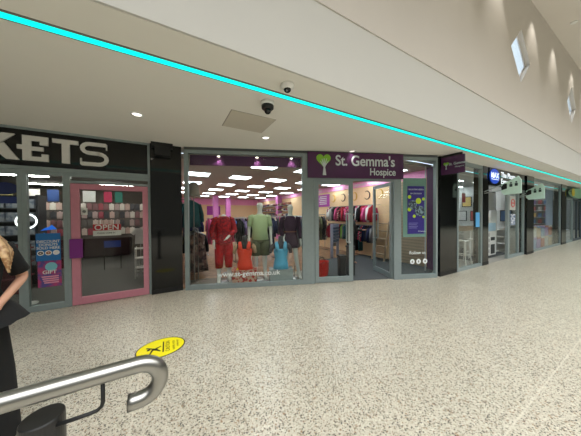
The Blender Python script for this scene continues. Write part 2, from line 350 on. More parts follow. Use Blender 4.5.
# posters on the second window
p1 = thing('poster', 'blue doughnut poster on the window left of the pink door', 'poster', (-1.81, KY - .008, 1.08))
B().box(-.15, .15, 0, .004, -.235, .235).build('sheet', mat('poster_blue', (28, 110, 178), .5), p1)
for i, s_ in enumerate(['DISCOUNT', 'DONUTS', 'SOLD HERE']): lettering(s_, .062, (0, -.002, .075 - .055 * i), (1, 0, 0), (0, 0, 1), white_m, p1, align='CENTER', bold=.01, sx=.9)
for i, cc in enumerate([(70, 60, 58), (170, 96, 50), (228, 226, 226)]):
    B().tube([(-.095 + .095 * i, -.002, -.1), (-.095 + .095 * i, 0, -.1)], .042, 20).build('plate', mat('plate_white', (232, 232, 232)), p1)
    B().tube([(-.095 + .095 * i + .022 * math.cos(a * PI / 8), -.004, -.1 + .016 * math.sin(a * PI / 8)) for a in range(17)], .009, 6).build('doughnut', mat('doughnut%d' % i, cc), p1)
lgt = mat('bright_blue', (30, 110, 230), .4, emit=.5)
bl = thing('neon_sign', 'small glowing blue crown shape above the doughnut poster', 'neon sign', (-1.82, KY + .04, 1.36))
B().prism([(-.1, 0, 0), (.1, 0, .02), (.04, 0, .1), (0, 0, .06), (-.04, 0, .05)], (0, .01, 0)).build('crown', lgt, bl)
B().prism([(-.15, 0, -.14), (-.03, 0, -.14), (-.05, 0, -.04), (-.11, 0, -.06)], (0, .01, 0)).build('tube_shape', lgt, bl)
p2 = thing('poster', 'pink and purple gift poster under the doughnut poster', 'poster', (-1.80, KY - .008, .62))
B().box(-.145, .145, 0, .004, -.225, .22).build('sheet', pattern_mat('poster_pink', (176, 60, 110), (80, 70, 140), 9, 'noise', .5), p2)
B().tube([(0.02, -.003, .12), (.02, 0, .12)], .075, 24).build('disc', mat('poster_aqua', (120, 190, 204), .5), p2)
lettering('GIFT', .085, (0, -.004, .0), (1, 0, 0), (0, 0, 1), white_m, p2, align='CENTER', bold=.012)
for i in range(4): B().box(-.1 + .01 * i, .11, -.003, 0, -.06 - .035 * i, -.038 - .035 * i).build('text_bar', mat('poster_rose', (224, 150, 172)), p2)
p3 = thing('window_sticker', 'dark blue oval sticker high on the leftmost window', 'sticker', (-2.30, KY - .008, 2.06))
B().rings([[(.17 * math.cos(a * PI / 14), y, .1 * math.sin(a * PI / 14)) for a in range(28)] for y in (-.003, 0)]).build('oval', mat('navy', (24, 36, 84), .3), p3)
B().box(-.15, .15, -.003, 0, -.24, -.13).build('strip', mat('navy2', (34, 52, 110), .3), p3)
ky = thing('ring_light', 'white glowing ring light inside the leftmost window', 'lamp', (-2.26, KY + .5, 1.52))
B().tube([(.13 * math.cos(a * PI / 14), 0, .13 * math.sin(a * PI / 14)) for a in range(29)], .013, 8).build('ring', mat('ring_glow', (255, 255, 255), .4, emit=2.2), ky, True)
B().tube([(0, 0, -.13), (0, 0, -1.52)], .012, 8).build('pole', white_m, ky)
B().tube([(0, 0, -1.52), (0, 0, -1.5)], .13, 16).build('base', white_m, ky)

# pilasters
def pilaster(x0, x1, y0, y1, label):
    t = thing('pilaster', label, 'pilaster', ((x0 + x1) / 2, (y0 + y1) / 2, 0)); a, b_ = (x1 - x0) / 2, (y1 - y0) / 2
    B().box(-a, a, -b_, b_, 0.1, H).build('cladding', black_gloss, t); B().box(-a - .004, a + .004, -b_ - .004, b_, 0, .1).build('plinth', black_matt, t)
    return t
pilaster(-.315, .25, 5.22, 5.55, 'black glossy pillar between the pink door and the charity shop window')
sb = thing('black_box', 'small black box fixed at the top of the black pillar', 'box', (-.1, 5.13, 2.93))
B().box(-.13, .15, -.09, .09, -.12, .05).build('casing', black_matt, sb, bevel=.01); B().box(-.19, .19, -.05, .09, .05, .14).build('bracket', black_matt, sb)
pilaster(6.03, 6.87, 2.98, 3.06, 'black glossy pillar at the right end of the charity shop')

# left shop contents
tube_e = mat('tube_glow', (255, 252, 244), .4, emit=45)
for i, (x, y, l) in enumerate([(-2.6, 8.2, .6), (-1.95, 6.3, .25), (-1.6, 9.8, .5), (-3.6, 10.6, .6), (-2.7, 6.2, .3), (-.8, 8.0, .5), (-3.4, 8.6, .5)]):  # some of these battens are added to brighten the shop interior
    t = thing('ceiling_light', 'fluorescent batten in the left shop ceiling, %s from the pillar' % ordinal(i), 'ceiling light', (x, y, 2.75), 0, 'battens in the left shop')
    B().box(-l, l, -.05, .05, -.03, 0).build('casing', white_m, t); B().box(-l + .02, l - .02, -.035, .035, -.05, -.03).build('tube', tube_e, t)
pk_cols = [(196, 178, 168), (168, 148, 144), (120, 84, 86), (206, 200, 192), (150, 70, 80), (92, 88, 84), (186, 160, 150), (60, 60, 64)]
packs = []
for i, c_ in enumerate(pk_cols):
    b = B().prism([(-.06, 0, -.1), (.06, 0, -.1), (.062, -.01, 0), (.06, 0, .1), (-.06, 0, .1), (-.062, -.01, 0)], (0, .02, 0)).box(-.02, .02, -.0, .012, .1, .125)
    o = b.build('hanging_packet', mat('packet%d' % i, c_, .4)); packs.append(o)
used = set()
rowname = ['top', 'second', 'third', 'fourth']
gb = thing('gondola_wall', 'grey pegboard wall of hanging packets at the back of the left shop', 'display wall', (-2.9, 9.0, 0))
B().box(-1.7, 2.3, 0, .06, .9, 2.0).build('pegboard', mat('pegboard', (98, 90, 86), .8), gb)
B().box(-1.7, -1.64, 0, .08, 0, 2.0).box(2.24, 2.3, 0, .08, 0, 2.0).build('post', mat('dark_post', (40, 38, 38)), gb)
for r in range(4):
    for k in range(24):
        i = random.randrange(8); o = packs[i]; pos = (-3.9 + k * .135 + random.uniform(-.01, .01), 8.975, 1.9 - r * .26)
        lab = 'hanging packet in the %s pegboard row, %s from the left end' % (rowname[r], ordinal(k))
        if i not in used: used.add(i); tag(o, lab, 'packet', 'packets on the left shop pegboard'); o.location = pos
        else: q = dup(o, pos, None, lab); tag(q, lab, 'packet', 'packets on the left shop pegboard')
# banner items above the pegboard
for i, (x, w_, c_, nm) in enumerate([(-4.0, .5, (158, 146, 92), 'olive card sign'), (-3.35, .26, (214, 208, 204), 'white photo card'), (-2.95, .24, (30, 62, 120), 'blue square card'), (-2.55, .3, (226, 220, 190), 'cream card'), (-2.15, .3, (200, 204, 200), 'pale grey card'), (-1.7, .2, (176, 40, 80), 'crimson heart card'), (-1.42, .2, (30, 110, 96), 'green round card')]):
    t = tag(B().box(-w_ / 2, w_ / 2, 0, .02, -.17, .17).build('display_card', mat('card%d' % i, c_, .6), None, loc=(x, 8.98, 2.22)), nm + ' above the packets in the left shop', 'card')
bk = thing('counter', 'dark brown sales counter at the back of the left shop', 'counter', (-2.6, 10.9, 0))
B().box(-2.5, 1.2, 0, .6, .05, .95).build('body', mat('dark_brown', (52, 30, 30), .5), bk); B().box(-2.54, 1.24, -.04, .64, .95, .99).build('worktop', mat('top_dark', (40, 34, 34), .4), bk)
blu = tag(B().box(-.2, .2, 0, .02, -.1, .1).build('counter_sign', mat('counter_blue', (38, 62, 140), .5), None, loc=(-1.5, 8.4, .76)), 'blue sign below the OPEN sign, deep in the left shop', 'sign')
B().tube([(-.2, .01, -.13), (-.2, .01, -.76)], .01, 6).tube([(.2, .01, -.13), (.2, .01, -.76)], .01, 6).build('leg', black_matt, blu)
for i, (x, y) in enumerate([(-2.62, 8.1), (-2.6, 6.9), (-2.5, 9.5)]):
    t = thing('display_stand', 'dark red merchandise stand beside the left shop aisle, %s from the back' % ordinal(i), 'display stand', (x - .3, y, 0))
    B().box(-.2, .2, -.2, .2, 0.0, 1.0).build('body', mat('maroon', (96, 30, 40), .6), t)
    for z in (.3, .6, .9): B().box(-.23, .23, -.23, .23, z, z + .03).build('shelf', mat('maroon2', (130, 56, 66), .6), t)
# shelf unit of pale packets seen in the second window
su = thing('shelf_unit', 'dark shelf unit of pale blue boxes behind the doughnut poster window', 'shelf unit', (-3.35, 7.5, 0))
B().box(-.75, .75, 0, .04, 0, 2.1).box(-.75, -.71, -.35, 0, 0, 2.1).box(.71, .75, -.35, 0, 0, 2.1).build('carcass', mat('shelf_dark', (44, 46, 52), .6), su)
for z in (.5, .85, 1.2, 1.5, 1.8): B().box(-.71, .71, -.35, 0, z - .02, z).build('shelf', mat('shelf_grey', (90, 92, 96), .6), su)
pb = None
for r, z in enumerate((.5, .85, 1.2, 1.5, 1.8)):
    for k in range(6):
        lab = 'pale box on the %s shelf behind the doughnut poster, %s from left' % (['lowest', 'second lowest', 'middle', 'second highest', 'highest'][r], ordinal(k))
        pos = (-3.35 - .58 + k * .23, 7.3, z)
        if pb is None: pb = tag(B().box(-.1, .1, -.1, .1, 0, .2).box(-.08, .08, -.104, -.1, .05, .15).build('carton', pattern_mat('carton_blue', (120, 132, 150), (170, 176, 186), 12, 'noise'), None, loc=pos), lab, 'box', 'pale boxes on the left shop shelves')
        else: dup(pb, pos, None, lab)
fl = tag(B().prism([(-.12, 0, .12), (.12, 0, .12), (.06, 0, -.14)], (0, .02, 0)).build('pennant', mat('pennant_red', (180, 44, 40), .6), None, loc=(-2.15, 6.8, 2.63)), 'red triangular pennant near the left shop ceiling', 'pennant')
sh6 = lambda x, y, z: (x * .6, y, z * .6 + .2)
wt = thing('hanging_t_shirt', 'white t-shirt on a stand at the right side of the pink door view', 't-shirt', (-.72, 7.6, 0))
B(sh6).prism([(-.22, 0, 1.75), (.22, 0, 1.75), (.36, 0, 1.5), (.26, 0, 1.42), (.2, 0, 1.5), (.22, 0, 1.0), (-.22, 0, 1.0), (-.2, 0, 1.5), (-.26, 0, 1.42), (-.36, 0, 1.5)], (0, .05, 0)).build('shirt', mat('shirt_white', (200, 198, 196), .9), wt)
B().tube([(0, .02, 1.28), (0, .02, 0.02)], .015, 8).build('pole', steel, wt); B().tube([(0, .02, 0), (0, .02, .02)], .16, 16).build('base', steel, wt)
bs = thing('wire_basket_stand', 'small white wire stand on the carpet under the white t-shirt', 'stand', (-.60, 6.9, 0))
for z in (.25, .5, .75): B().box(-.17, .17, -.14, .14, z, z + .02).build('tray', white_m, bs)
B().tube([(-.16, -.13, 0), (-.16, -.13, .8)], .01, 6).tube([(.16, -.13, 0), (.16, -.13, .8)], .01, 6).tube([(.16, .13, 0), (.16, .13, .8)], .01, 6).tube([(-.16, .13, 0), (-.16, .13, .8)], .01, 6).build('frame', white_m, bs)

# ================================================================== CHARITY SHOP SHELL
wood = pattern_mat('wood_laminate', (138, 100, 72), (168, 128, 96), 5, 'noise', .45)
struct(B().prism([tuple(G(0, .0, -.1)), tuple(G(6.2, .0, -.1)), (6.8, 3.4, -.1), (6.8, 18, -.1), (.2, 18, -.1), (.2, 5.3, -.1)], (0, 0, .099)).build('floor_charity_shop', wood))
carp = tag(B().prism([tuple(G(2.75, .06, -.001)), tuple(G(5.9, .06, -.001)), (6.75, 3.5, -.001), (6.75, 6.2, -.001), (4.6, 6.2, -.001), (3.3, 5.1, -.001)], (0, 0, .012)).build('entrance_mat', mat('mat_grey', (78, 82, 84), .95, var=.15, scale=40)), 'dark grey carpet mat inside the charity shop door', 'mat')
disp = tag(B().prism([tuple(G(.06, .08, 0)), tuple(G(2.64, .08, 0)), tuple(G(2.64, .75, 0)), tuple(G(.06, .75, 0))], (0, 0, .02)).build('window_platform', mat('display_base_m', (126, 112, 100), .7)), 'thin greyish board under the window mannequins', 'plinth')
struct(B().prism([(.2, 5.72, 2.95), (5.2, 3.66, 2.95), (6.2, 3.6, 2.95), (6.8, 3.6, 2.95), (6.8, 18, 2.95), (.2, 18, 2.95)], (0, 0, .1)).build('ceiling_charity_shop', mat('shop_ceiling', (190, 178, 170), .9, var=.03, scale=3)))
pinkw = mat('pink_wall', (214, 120, 184), .8); peach = mat('peach_wall', (240, 204, 160), .8)
struct(B().box(.2, 6.8, 18, 18.1, 0, 2.95).build('wall_shop_back', peach))
struct(B().box(6.8, 6.88, 3.07, 18.1, 0, 2.95).build('wall_shop_right', peach))
band_m = mat('pink_band', (246, 160, 208), .6)
hb = thing('header_band', 'long pink header band with white lettering along the right wall', 'sign', (6.8, 3.5, 0))
B().box(-.03, 0, 0, 14.4, 2.7, 2.93).build('band', band_m, hb)
for k in range(4): lettering("St. Gemma's Hospice", .17, (-.033, 13.6 - 3.4 * k, 2.76), (0, -1, 0), (0, 0, 1), white_m, hb, bold=.01)
bb_ = tag(B().box(.3, 6.76, 17.93, 17.99, 2.45, 2.93).build('header_band', band_m), 'pink header band across the far back wall', 'sign')
# pink pillars in the shop
for i, (x, y) in enumerate([(2.75, 15.2), (3.9, 16.6), (6.62, 13.5)]):
    tag(B().box(-.16, .16, -.16, .16, 0, 2.94).build('shop_pillar', mat('pillar_pink', (214, 124, 190), .6), None, loc=(x, y, 0)), 'square magenta pillar in the charity shop, %s from the back wall' % ['second', 'first', 'third'][i], 'pillar')
tag(B().box(-.5, .5, 0, .03, -.35, .35).build('wall_poster', mat('magenta_poster', (170, 60, 160), .6), None, loc=(3.1, 17.95, 2.0)), 'magenta poster on the far back wall of the charity shop', 'poster')
pmg = thing('wall_poster', 'magenta poster with white text lines on the right wall above the clothes', 'poster', (6.77, 8.9, 2.3))
B().box(-.02, 0, -.65, .45, -.3, .3).build('board', mat('magenta_poster', (170, 60, 160)), pmg)
for k in range(5): B().box(-.024, -.02, -.45, .1 + .05 * (k % 2), .18 - .09 * k, .22 - .09 * k).build('text_bar', white_m, pmg)
ring_m = mat('ring_dark', (70, 50, 50), .6); gold_r = mat('ring_gold', (220, 170, 60), .6)
wg = thing('wall_graphic', 'row of dark and gold crescent rings painted along the peach wall panel', 'wall graphic', (6.79, 0, 2.36))
for i, y in enumerate([8.0, 7.35, 6.65, 6.0, 5.4, 4.9]):
    B().tube([(-.005, y + (.12 + .02 * (i % 2)) * math.cos(a * PI / 10), .16 * math.sin(a * PI / 10)) for a in range(3, 19)], [.008 + .016 * math.sin(PI * j / 15) for j in range(16)], 6).build('ring', ring_m if i % 2 else gold_r, wg)
# shop ceiling panels
pan_e = mat('panel_glow', (240, 250, 255), .4, emit=10.0)
first = None
for j in range(6):
    for i in range(4):
        x, y = 2.35 + 1.38 * i - (0 if j == 0 else .12 + .04 * (j - 1)), 5.58 + 2.05 * j
        if i == 3 and j < 1: x = 6.3
        lab = 'square ceiling panel, %s row from the mannequin window, %s from the left' % (ordinal(j), ordinal(i))
        if x > 6.45: continue
        if first is None:
            first = thing('ceiling_panel', lab, 'ceiling light', (x, y, 2.95), 0, 'charity shop ceiling panels')
            B().box(-.34, .34, -.31, .31, -.012, 0).build('panel_frame', white_m, first); B().box(-.32, .32, -.29, .29, -.02, -.012).build('diffuser', pan_e, first)
        else: dup(first, (x, y, 2.95), None, lab)
dup(first, (6.02, 4.35, 2.95), None, 'added square ceiling panel brightening the right hand window')  # extra panel, added to light the dark interior behind this window
for j, y in enumerate([7.6, 9.65, 11.7, 13.75]): dup(first, (.85, y, 2.95), None, 'bright square ceiling panel by the left wall of the charity shop, %s from the window' % ordinal(j))

# ------------------------------------------------ charity shop front
wn = sthing('window_5')
B(G).box(.04, .12, -.04, .05, 0, H - .06).box(2.60, 2.84, -.04, .05, 0, H - .06).box(.12, 2.60, -.04, .05, 0, .1).box(.12, 2.60, -.04, .05, H - .13, H - .06).build('window_frame', frame_m, wn, bevel=.004)
B(G).box(.12, 1.468, 0, .01, .1, H - .13).box(1.474, 2.60, 0, .01, .1, H - .13).build('pane', pane_m, wn)
tr = struct(B(G).box(.04, 6.05, -.03, .05, H - .06, H).build('trim_1', mat('dark_trim', (70, 74, 76), .5)))
wp = thing('window_pelmet', 'purple pelmet inside the top of the mannequin window', 'pelmet')
B(G).box(.12, 2.6, .12, .16, 2.72, 2.94).build('board', purple, wp)
for i, s_ in enumerate([.74, 1.58, 2.37]):
    p = G(s_, .07, 2.93); t = thing('spot_lamp', ['leftmost', 'middle', 'rightmost'][i] + ' small spot lamp at the top of the mannequin window', 'lamp', tuple(p))
    B().tube([(0, 0, 0), (0, 0, -.02)], .035, 14).build('rim', white_m, t); B().tube([(0, 0, -.02), (0, 0, -.024)], .028, 14).build('bulb', mat('bulb', (255, 244, 220), .4, emit=8), t)
    l = bpy.data.lights.new('spot_lamp_light', 'SPOT'); l.energy = 9; l.spot_size = 1.7; l.spot_blend = .6; l.shadow_soft_size = .04; l.color = (1, .95, .88)
    o = bpy.data.objects.new('spot_lamp_light', l); COL.objects.link(o); o.parent = t; o.location = (0, 0, -.04)
web = lettering('www.st-gemma.co.uk', .155, tuple(G(.70, -.004, .25)), Ee, (0, 0, 1), mat('vinyl_white', (236, 240, 240), .5), None, .001, 'window_lettering', bold=.016, sx=1.02)
tag(web, 'white web address www.st-gemma.co.uk along the bottom of the window', 'lettering')
# the sign board
sg = thing('shop_sign', "purple St. Gemma's Hospice sign board over the shop door", 'sign')
B(G).box(2.72, 5.08, -.09, -.02, 2.45, 3.04).build('board', mat('sign_purple', (74, 36, 74), .25), sg, bevel=.004)
silver = mat('sign_silver', (196, 204, 206), .4)
lettering("St. Gemma's", .335, tuple(G(3.37, -.092, 2.745)), Ee, (0, 0, 1), silver, sg, .002, bold=.016, sx=.88)
lettering("Hospice", .235, tuple(G(4.21, -.092, 2.53)), Ee, (0, 0, 1), silver, sg, .002, bold=.014, sx=.86)
def heart(k, cx, cz, b, dd=-.096, fn=None):
    pts = []
    for i in range(40):
        t_ = 2 * PI * i / 40; pts.append((cx + k * (16 * math.sin(t_) ** 3) / 16, dd, cz + k * (13 * math.cos(t_) - 5 * math.cos(2 * t_) - 2 * math.cos(3 * t_) - math.cos(4 * t_)) / 16))
    b.prism(pts, (0, .006, 0)); return b
heart(.17, 3.09, 2.86, B(G)).build('heart_tree', mat('leaf_green', (124, 178, 40), .5), sg)
def trunk(b, cx, z0, k, d):
    b.prism([(cx - .035 * k, d, z0), (cx + .05 * k, d, z0), (cx + .022 * k, d, z0 + .2 * k), (cx - .01 * k, d, z0 + .2 * k)], (0, .004, 0))
    for dx, dz in ((-.09, .14), (.0, .2), (.1, .15), (-.05, .19), (.06, .2)):
        b.prism([(cx - .012 * k, d, z0 + .18 * k), (cx + .02 * k, d, z0 + .18 * k), (cx + dx * k + .008 * k, d, z0 + (.18 + dz) * k), (cx + dx * k - .006 * k, d, z0 + (.18 + dz) * k)], (0, .004, 0))
    return b
trunk(B(G), 3.1, 2.51, 1.0, -.101).build('trunk', silver, sg)
# door pieces
fr = sthing('window_6')
B(G).box(2.84, 2.89, -.03, .05, 0, 2.40).box(4.87, 4.99, -.04, .05, 0, H - .06).box(2.84, 4.87, -.03, .05, 2.40, 2.46).build('window_frame', frame_m, fr)
B(G).box(2.72, 5.1, -.02, .05, 2.46, 3.0).build('lintel', frame_m, fr)
def leaf(name, f):
    d = sthing(name)
    B(f).box(0, .09, -.02, .02, .01, 2.4).box(.83, .93, -.02, .02, .01, 2.4).box(.09, .83, -.02, .02, 2.31, 2.4).box(.09, .83, -.02, .02, .01, .14).build('door_frame', frame_m, d, bevel=.004)
    B(f).box(.09, .83, -.004, .004, .14, 2.31).build('pane', pane_m, d)
    h = B(f)
    for dd in (-.07, .07): h.tube([(.86, dd * .3, 1.62), (.80, dd, 1.62), (.80, dd, 1.58), (.80, dd, .98), (.80, dd, .94), (.86, dd * .3, .94)], .018, 8)
    h.build('handle', mat('handle_silver', (200, 204, 204), .3, .6), d, True)
    return d
leaf('door_2', lambda s, d, z: G(2.90 + s, d, z))
HG = G(4.86, .03, 0)
thd = math.radians(91)
ax = -Ee * math.cos(thd) + Nn * math.sin(thd); bx_ = Nn * math.cos(thd) + Ee * math.sin(thd)
leaf('door_3', lambda s, d, z: HG + ax * s + bx_ * d + V(0, 0, z))
wr = sthing('window_7')
B(G).box(4.99, 5.06, -.04, .05, 0, H - .06).box(6.0, 6.05, -.04, .05, 0, H - .06).box(5.06, 6.0, -.04, .05, 0, .1).box(5.06, 6.0, -.04, .05, H - .13, H - .06).build('window_frame', frame_m, wr)
B(G).box(5.06, 6.0, 0, .01, .1, H - .13).build('pane', pane_m, wr)
po = thing('poster_board', 'green grey board with purple recruitment poster in the right hand window', 'poster', (0, 0, 0))
B(G).box(5.16, 5.79, .03, .05, 1.03, 2.5).build('board', mat('board_green', (126, 158, 148), .6), po)
B(G).box(5.27, 5.73, .022, .03, 1.11, 2.3).build('sheet', mat('poster_violet', (58, 36, 140), .4), po)
wm = mat('poster_white', (226, 226, 240), .5)
lettering('VOLUNTEERS NEEDED', .048, tuple(G(5.5, .02, 2.2)), Ee, (0, 0, 1), wm, po, .001, align='CENTER', bold=.01, sx=.85)
lettering('IN OUR SHOP', .05, tuple(G(5.5, .02, 2.1)), Ee, (0, 0, 1), wm, po, .001, align='CENTER', bold=.01)
def gdisc(s, z, r, d=.018): return B(G).rings([[(s + r * math.cos(a * PI / 12), q, z + r * math.sin(a * PI / 12)) for a in range(24)] for q in (d, d + .003)])
ye = mat('poster_lime', (206, 226, 30), .5)
for s_, z_, r_ in ((5.32, 2.03, .045), (5.565, 1.93, .075), (5.70, 1.98, .035), (5.32, 1.72, .05), (5.45, 1.55, .04), (5.70, 1.53, .03)): gdisc(s_, z_, r_).build('yellow_spot', ye, po)
ph = pattern_mat('poster_photo', (150, 170, 190), (40, 44, 60), 18, 'noise', .5)
gdisc(5.405, 1.83, .115, .016).build('photo', ph, po); gdisc(5.6, 1.68, .13, .015).build('photo', ph, po)
for k in range(4): B(G).box(5.3, 5.55 - .03 * (k % 2), .018, .022, 1.37 - .04 * k, 1.385 - .04 * k).build('text_bar', mat('poster_lilac', (140, 130, 200)), po)
lettering('St. Gemma\'s', .04, tuple(G(5.56, .018, 1.16)), Ee, (0, 0, 1), wm, po, .001, bold=.01)
fo = thing('window_lettering', 'white Follow us lettering over three round social icons on the right window', 'lettering')
lettering('Follow us', .115, tuple(G(5.3, -.004, .60)), Ee, (0, 0, 1), mat('vinyl_white', (220, 226, 224)), fo, .001)
for s_ in (5.38, 5.55, 5.73):
    gdisc(s_, .42, .062, -.006).build('icon', mat('vinyl_white', (220, 226, 224)), fo)
    B(G).box(s_ - .018, s_ + .018, -.008, -.006, .395, .445).build('symbol', mat('icon_grey', (120, 120, 120)), fo)
tag(B().box(-.24, 0, -.38, .10, 0, 2.94).build('window_column', purple, None, loc=(6.79, 3.5, 0)), 'purple column inside the right hand window', 'column')
tag(B().box(-.04, 0, 0, .9, .02, 2.65).build('slat_panel', pattern_mat('slat_beige', (150, 132, 110), (170, 150, 126), 3.2, 'stripe'), None, loc=(6.79, 3.78, 0)), 'beige slatted panel seen through the right hand window', 'panel')
tag(B().tube([(6.3, 3.5, .0), (6.3, 3.5, 2.94)], .018, 8).build('hanging_rod', white_m), 'white upright rod inside the right hand window', 'rod')
# blade sign
bd = thing('blade_sign', "small purple St. Gemma's sign projecting from the black pillar", 'sign', (6.06, 2.72, 2.79))
B().box(-.03, .03, -.25, .25, -.21, .22).build('panel', mat('sign_purple', (74, 36, 74)), bd, bevel=.01)
B().box(-.02, .02, -.2, .26, .22, .27).build('bracket', black_matt, bd)
lettering("St. Gemma's", .085, (-.033, .07, .0), (0, -1, 0), (0, 0, 1), silver, bd, .001, bold=.012, sx=.9)
lettering("Hospice", .055, (-.033, -.06, -.07), (0, -1, 0), (0, 0, 1), silver, bd, .001)
f2 = lambda s, d, z: V(6.06 - .034 + d, 2.72 - s, 2.79 + z)
hh = heart(.06, -.13, .04, B(lambda s, d, z: V(-.034 + d, -s, z)), 0).build('heart_tree', MC['leaf_green'], bd)
trunk(B(lambda s, d, z: V(-.038 + d, -s, z)), -.13, -.09, .36, 0).build('trunk', silver, bd)

# ================================================================== FIGURES
def skinned(name, J, E_, mt, parent, root='pelvis', sub=2):
    names = list(J); me = bpy.data.meshes.new(name)
    me.from_pydata([J[n][0] for n in names], [(names.index(a), names.index(b)) for a, b in E_], [])
    o = bpy.data.objects.new(name, me); COL.objects.link(o)
    sk = o.modifiers.new('skin', 'SKIN'); sk.use_smooth_shade = True
    sv = me.skin_vertices[0].data
    for i, n in enumerate(names):
        r = J[n][1]; sv[i].radius = r if isinstance(r, tuple) else (r, r); sv[i].use_root = (n == root)
    sb_ = o.modifiers.new('sub', 'SUBSURF'); sb_.levels = sub; sb_.render_levels = sub
    dg = bpy.context.evaluated_depsgraph_get(); m2 = bpy.data.meshes.new_from_object(o.evaluated_get(dg)); bpy.data.objects.remove(o)
    m2.materials.clear(); m2.materials.append(mt); m2.shade_smooth()
    q = bpy.data.objects.new(name, m2); COL.objects.link(q); q.parent = parent
    return q
def human_joints(k=1.0, arms=None, head=True, legs=None, w=1.0, slim=1.0):
    # faces -Y; k scales height (1.0 = 1.75 m)
    J = {'pelvis': ((0, 0, .95), (.14 * slim, .10)), 'waist': ((0, 0, 1.1), (.115 * slim, .09)), 'chest': ((0, 0, 1.3), (.145 * slim, .10)), 'collar': ((0, 0, 1.44), (.075, .06)), 'neck': ((0, .0, 1.51), .05)}
    E_ = [('pelvis', 'waist'), ('waist', 'chest'), ('chest', 'collar'), ('collar', 'neck')]
    if head:
        J['jaw'] = ((0, -.015, 1.575), (.058, .062)); J['face'] = ((0, -.012, 1.645), (.078, .094)); J['crown'] = ((0, .0, 1.715), (.062, .078))
        E_ += [('neck', 'jaw'), ('jaw', 'face'), ('face', 'crown')]
    arms = arms or {}
    legs = legs or {}
    for s, sd in ((-1, 'l'), (1, 'r')):
        a = arms.get(sd, ((.24, .02, 1.12), (.25, -.06, .87)))
        sh = V(s * .17 * w, 0, 1.4); el = V(s * a[0][0] * w, a[0][1], a[0][2]); wr_ = V(s * a[1][0] * w, a[1][1], a[1][2])
        dr = (wr_ - el).normalized()
        J['sh' + sd] = (sh, .05); J['el' + sd] = (el, .037); J['wr' + sd] = (wr_, .024)
        pm = wr_ + dr * .07; J['pm' + sd] = (pm, (.032, .02))
        E_ += [('chest', 'sh' + sd), ('sh' + sd, 'el' + sd), ('el' + sd, 'wr' + sd), ('wr' + sd, 'pm' + sd)]
        side = V(0, 1, 0) - dr * dr.y; side.normalize(); inn = dr.cross(side)
        for q in range(4):
            L = (.075, .088, .082, .062)[q]; b0 = pm + side * (.012 * (1.5 - q) * 1.6) + dr * .02
            t1 = b0 + dr * L * .55; t2 = t1 + (dr * .8 + V(-s * .5, -.2, 0)).normalized() * L * .45
            J['f%d%s' % (q, sd)] = (t1, .0085); J['g%d%s' % (q, sd)] = (t2, .0075)
            E_ += [('pm' + sd, 'f%d%s' % (q, sd)), ('f%d%s' % (q, sd), 'g%d%s' % (q, sd))]
        th = wr_ + dr * .03 + V(-s * .012, -.035, 0); J['th' + sd] = (th, .01); J['ti' + sd] = (th + dr * .04 + V(0, -.01, 0), .008)
        E_ += [('wr' + sd, 'th' + sd), ('th' + sd, 'ti' + sd)]
        lg = legs.get(sd, ((.10, 0, .5), (.11, .02, .09)))
        J['hp' + sd] = ((s * .09, 0, .87), (.085, .085)); J['kn' + sd] = ((s * lg[0][0], lg[0][1], lg[0][2]), .055); J['cf' + sd] = (((s * (lg[0][0] * .6 + lg[1][0] * .4)), lg[0][1] * .6 + lg[1][1] * .4 + .02, lg[0][2] * .6 + lg[1][2] * .4), .052)
        J['an' + sd] = ((s * lg[1][0], lg[1][1], lg[1][2]), .034); J['to' + sd] = ((s * (lg[1][0] + .02), lg[1][1] - .16, lg[1][2] - .055), (.036, .024)); J['he' + sd] = ((s * lg[1][0], lg[1][1] + .035, lg[1][2] - .055), .03)
        E_ += [('pelvis', 'hp' + sd), ('hp' + sd, 'kn' + sd), ('kn' + sd, 'cf' + sd), ('cf' + sd, 'an' + sd), ('an' + sd, 'to' + sd), ('an' + sd, 'he' + sd)]
    J = {n: (tuple(Vector(p) * k), (tuple(x * k for x in r) if isinstance(r, tuple) else r * k)) for n, (p, r) in J.items()}
    return J, E_
def top_garment(J, parent, mt, name, z0, z1=1.43, sleeve=0.5, k=1.0, rx=.165, ry=.125, hem=None, puff=0, neck=.07):
    b = B(); hem = hem or (rx, ry)
    L = [(0, 0, z0, hem[0], hem[1])]
    n = 6
    if z0 < .9: L += [(0, 0, z0 + (.93 - z0) * .5, hem[0] * .97, hem[1] * .97), (0, 0, .93, rx * 1.04, ry * 1.06)]
    L += [(0, 0, 1.1, rx * .88, ry * .92), (0, -.005, 1.25, rx * .98, ry * 1.05), (0, 0, 1.36, rx * 1.02, ry * .85), (0, 0, z1 - .01, rx * .85, ry * .65), (0, 0, z1 + .03, neck, neck * .85)]
    L = [l for i, l in enumerate(L) if i == 0 or l[2] > z0 + .02]
    b.loft([tuple(x * k for x in l) for l in L], 24, False, .02)
    if sleeve:
        for sd in 'lr':
            sh, el, wr_ = Vector(J['sh' + sd][0]), Vector(J['el' + sd][0]), Vector(J['wr' + sd][0])
            P = [sh * 1.0 + (Vector((0, 0, sh.z)) - sh) * .3, sh + V(0, 0, -.012)]; R = [.064 * k, .068 * k]
            if sleeve <= .55: P += [sh.lerp(el, sleeve), sh.lerp(el, sleeve + .25)]; R += [.057 * k, .058 * k]
            else:
                P += [sh.lerp(el, .5), el, el.lerp(wr_, .5), el.lerp(wr_, .92)]; R += [(.054 + puff) * k, (.05 + puff) * k, (.044 + puff * .8) * k, .038 * k]
            b.tube(P, R, 14, False)
    o = b.build(name, mt, parent, True); o.modifiers.new('thick', 'SOLIDIFY').thickness = .004
    return o
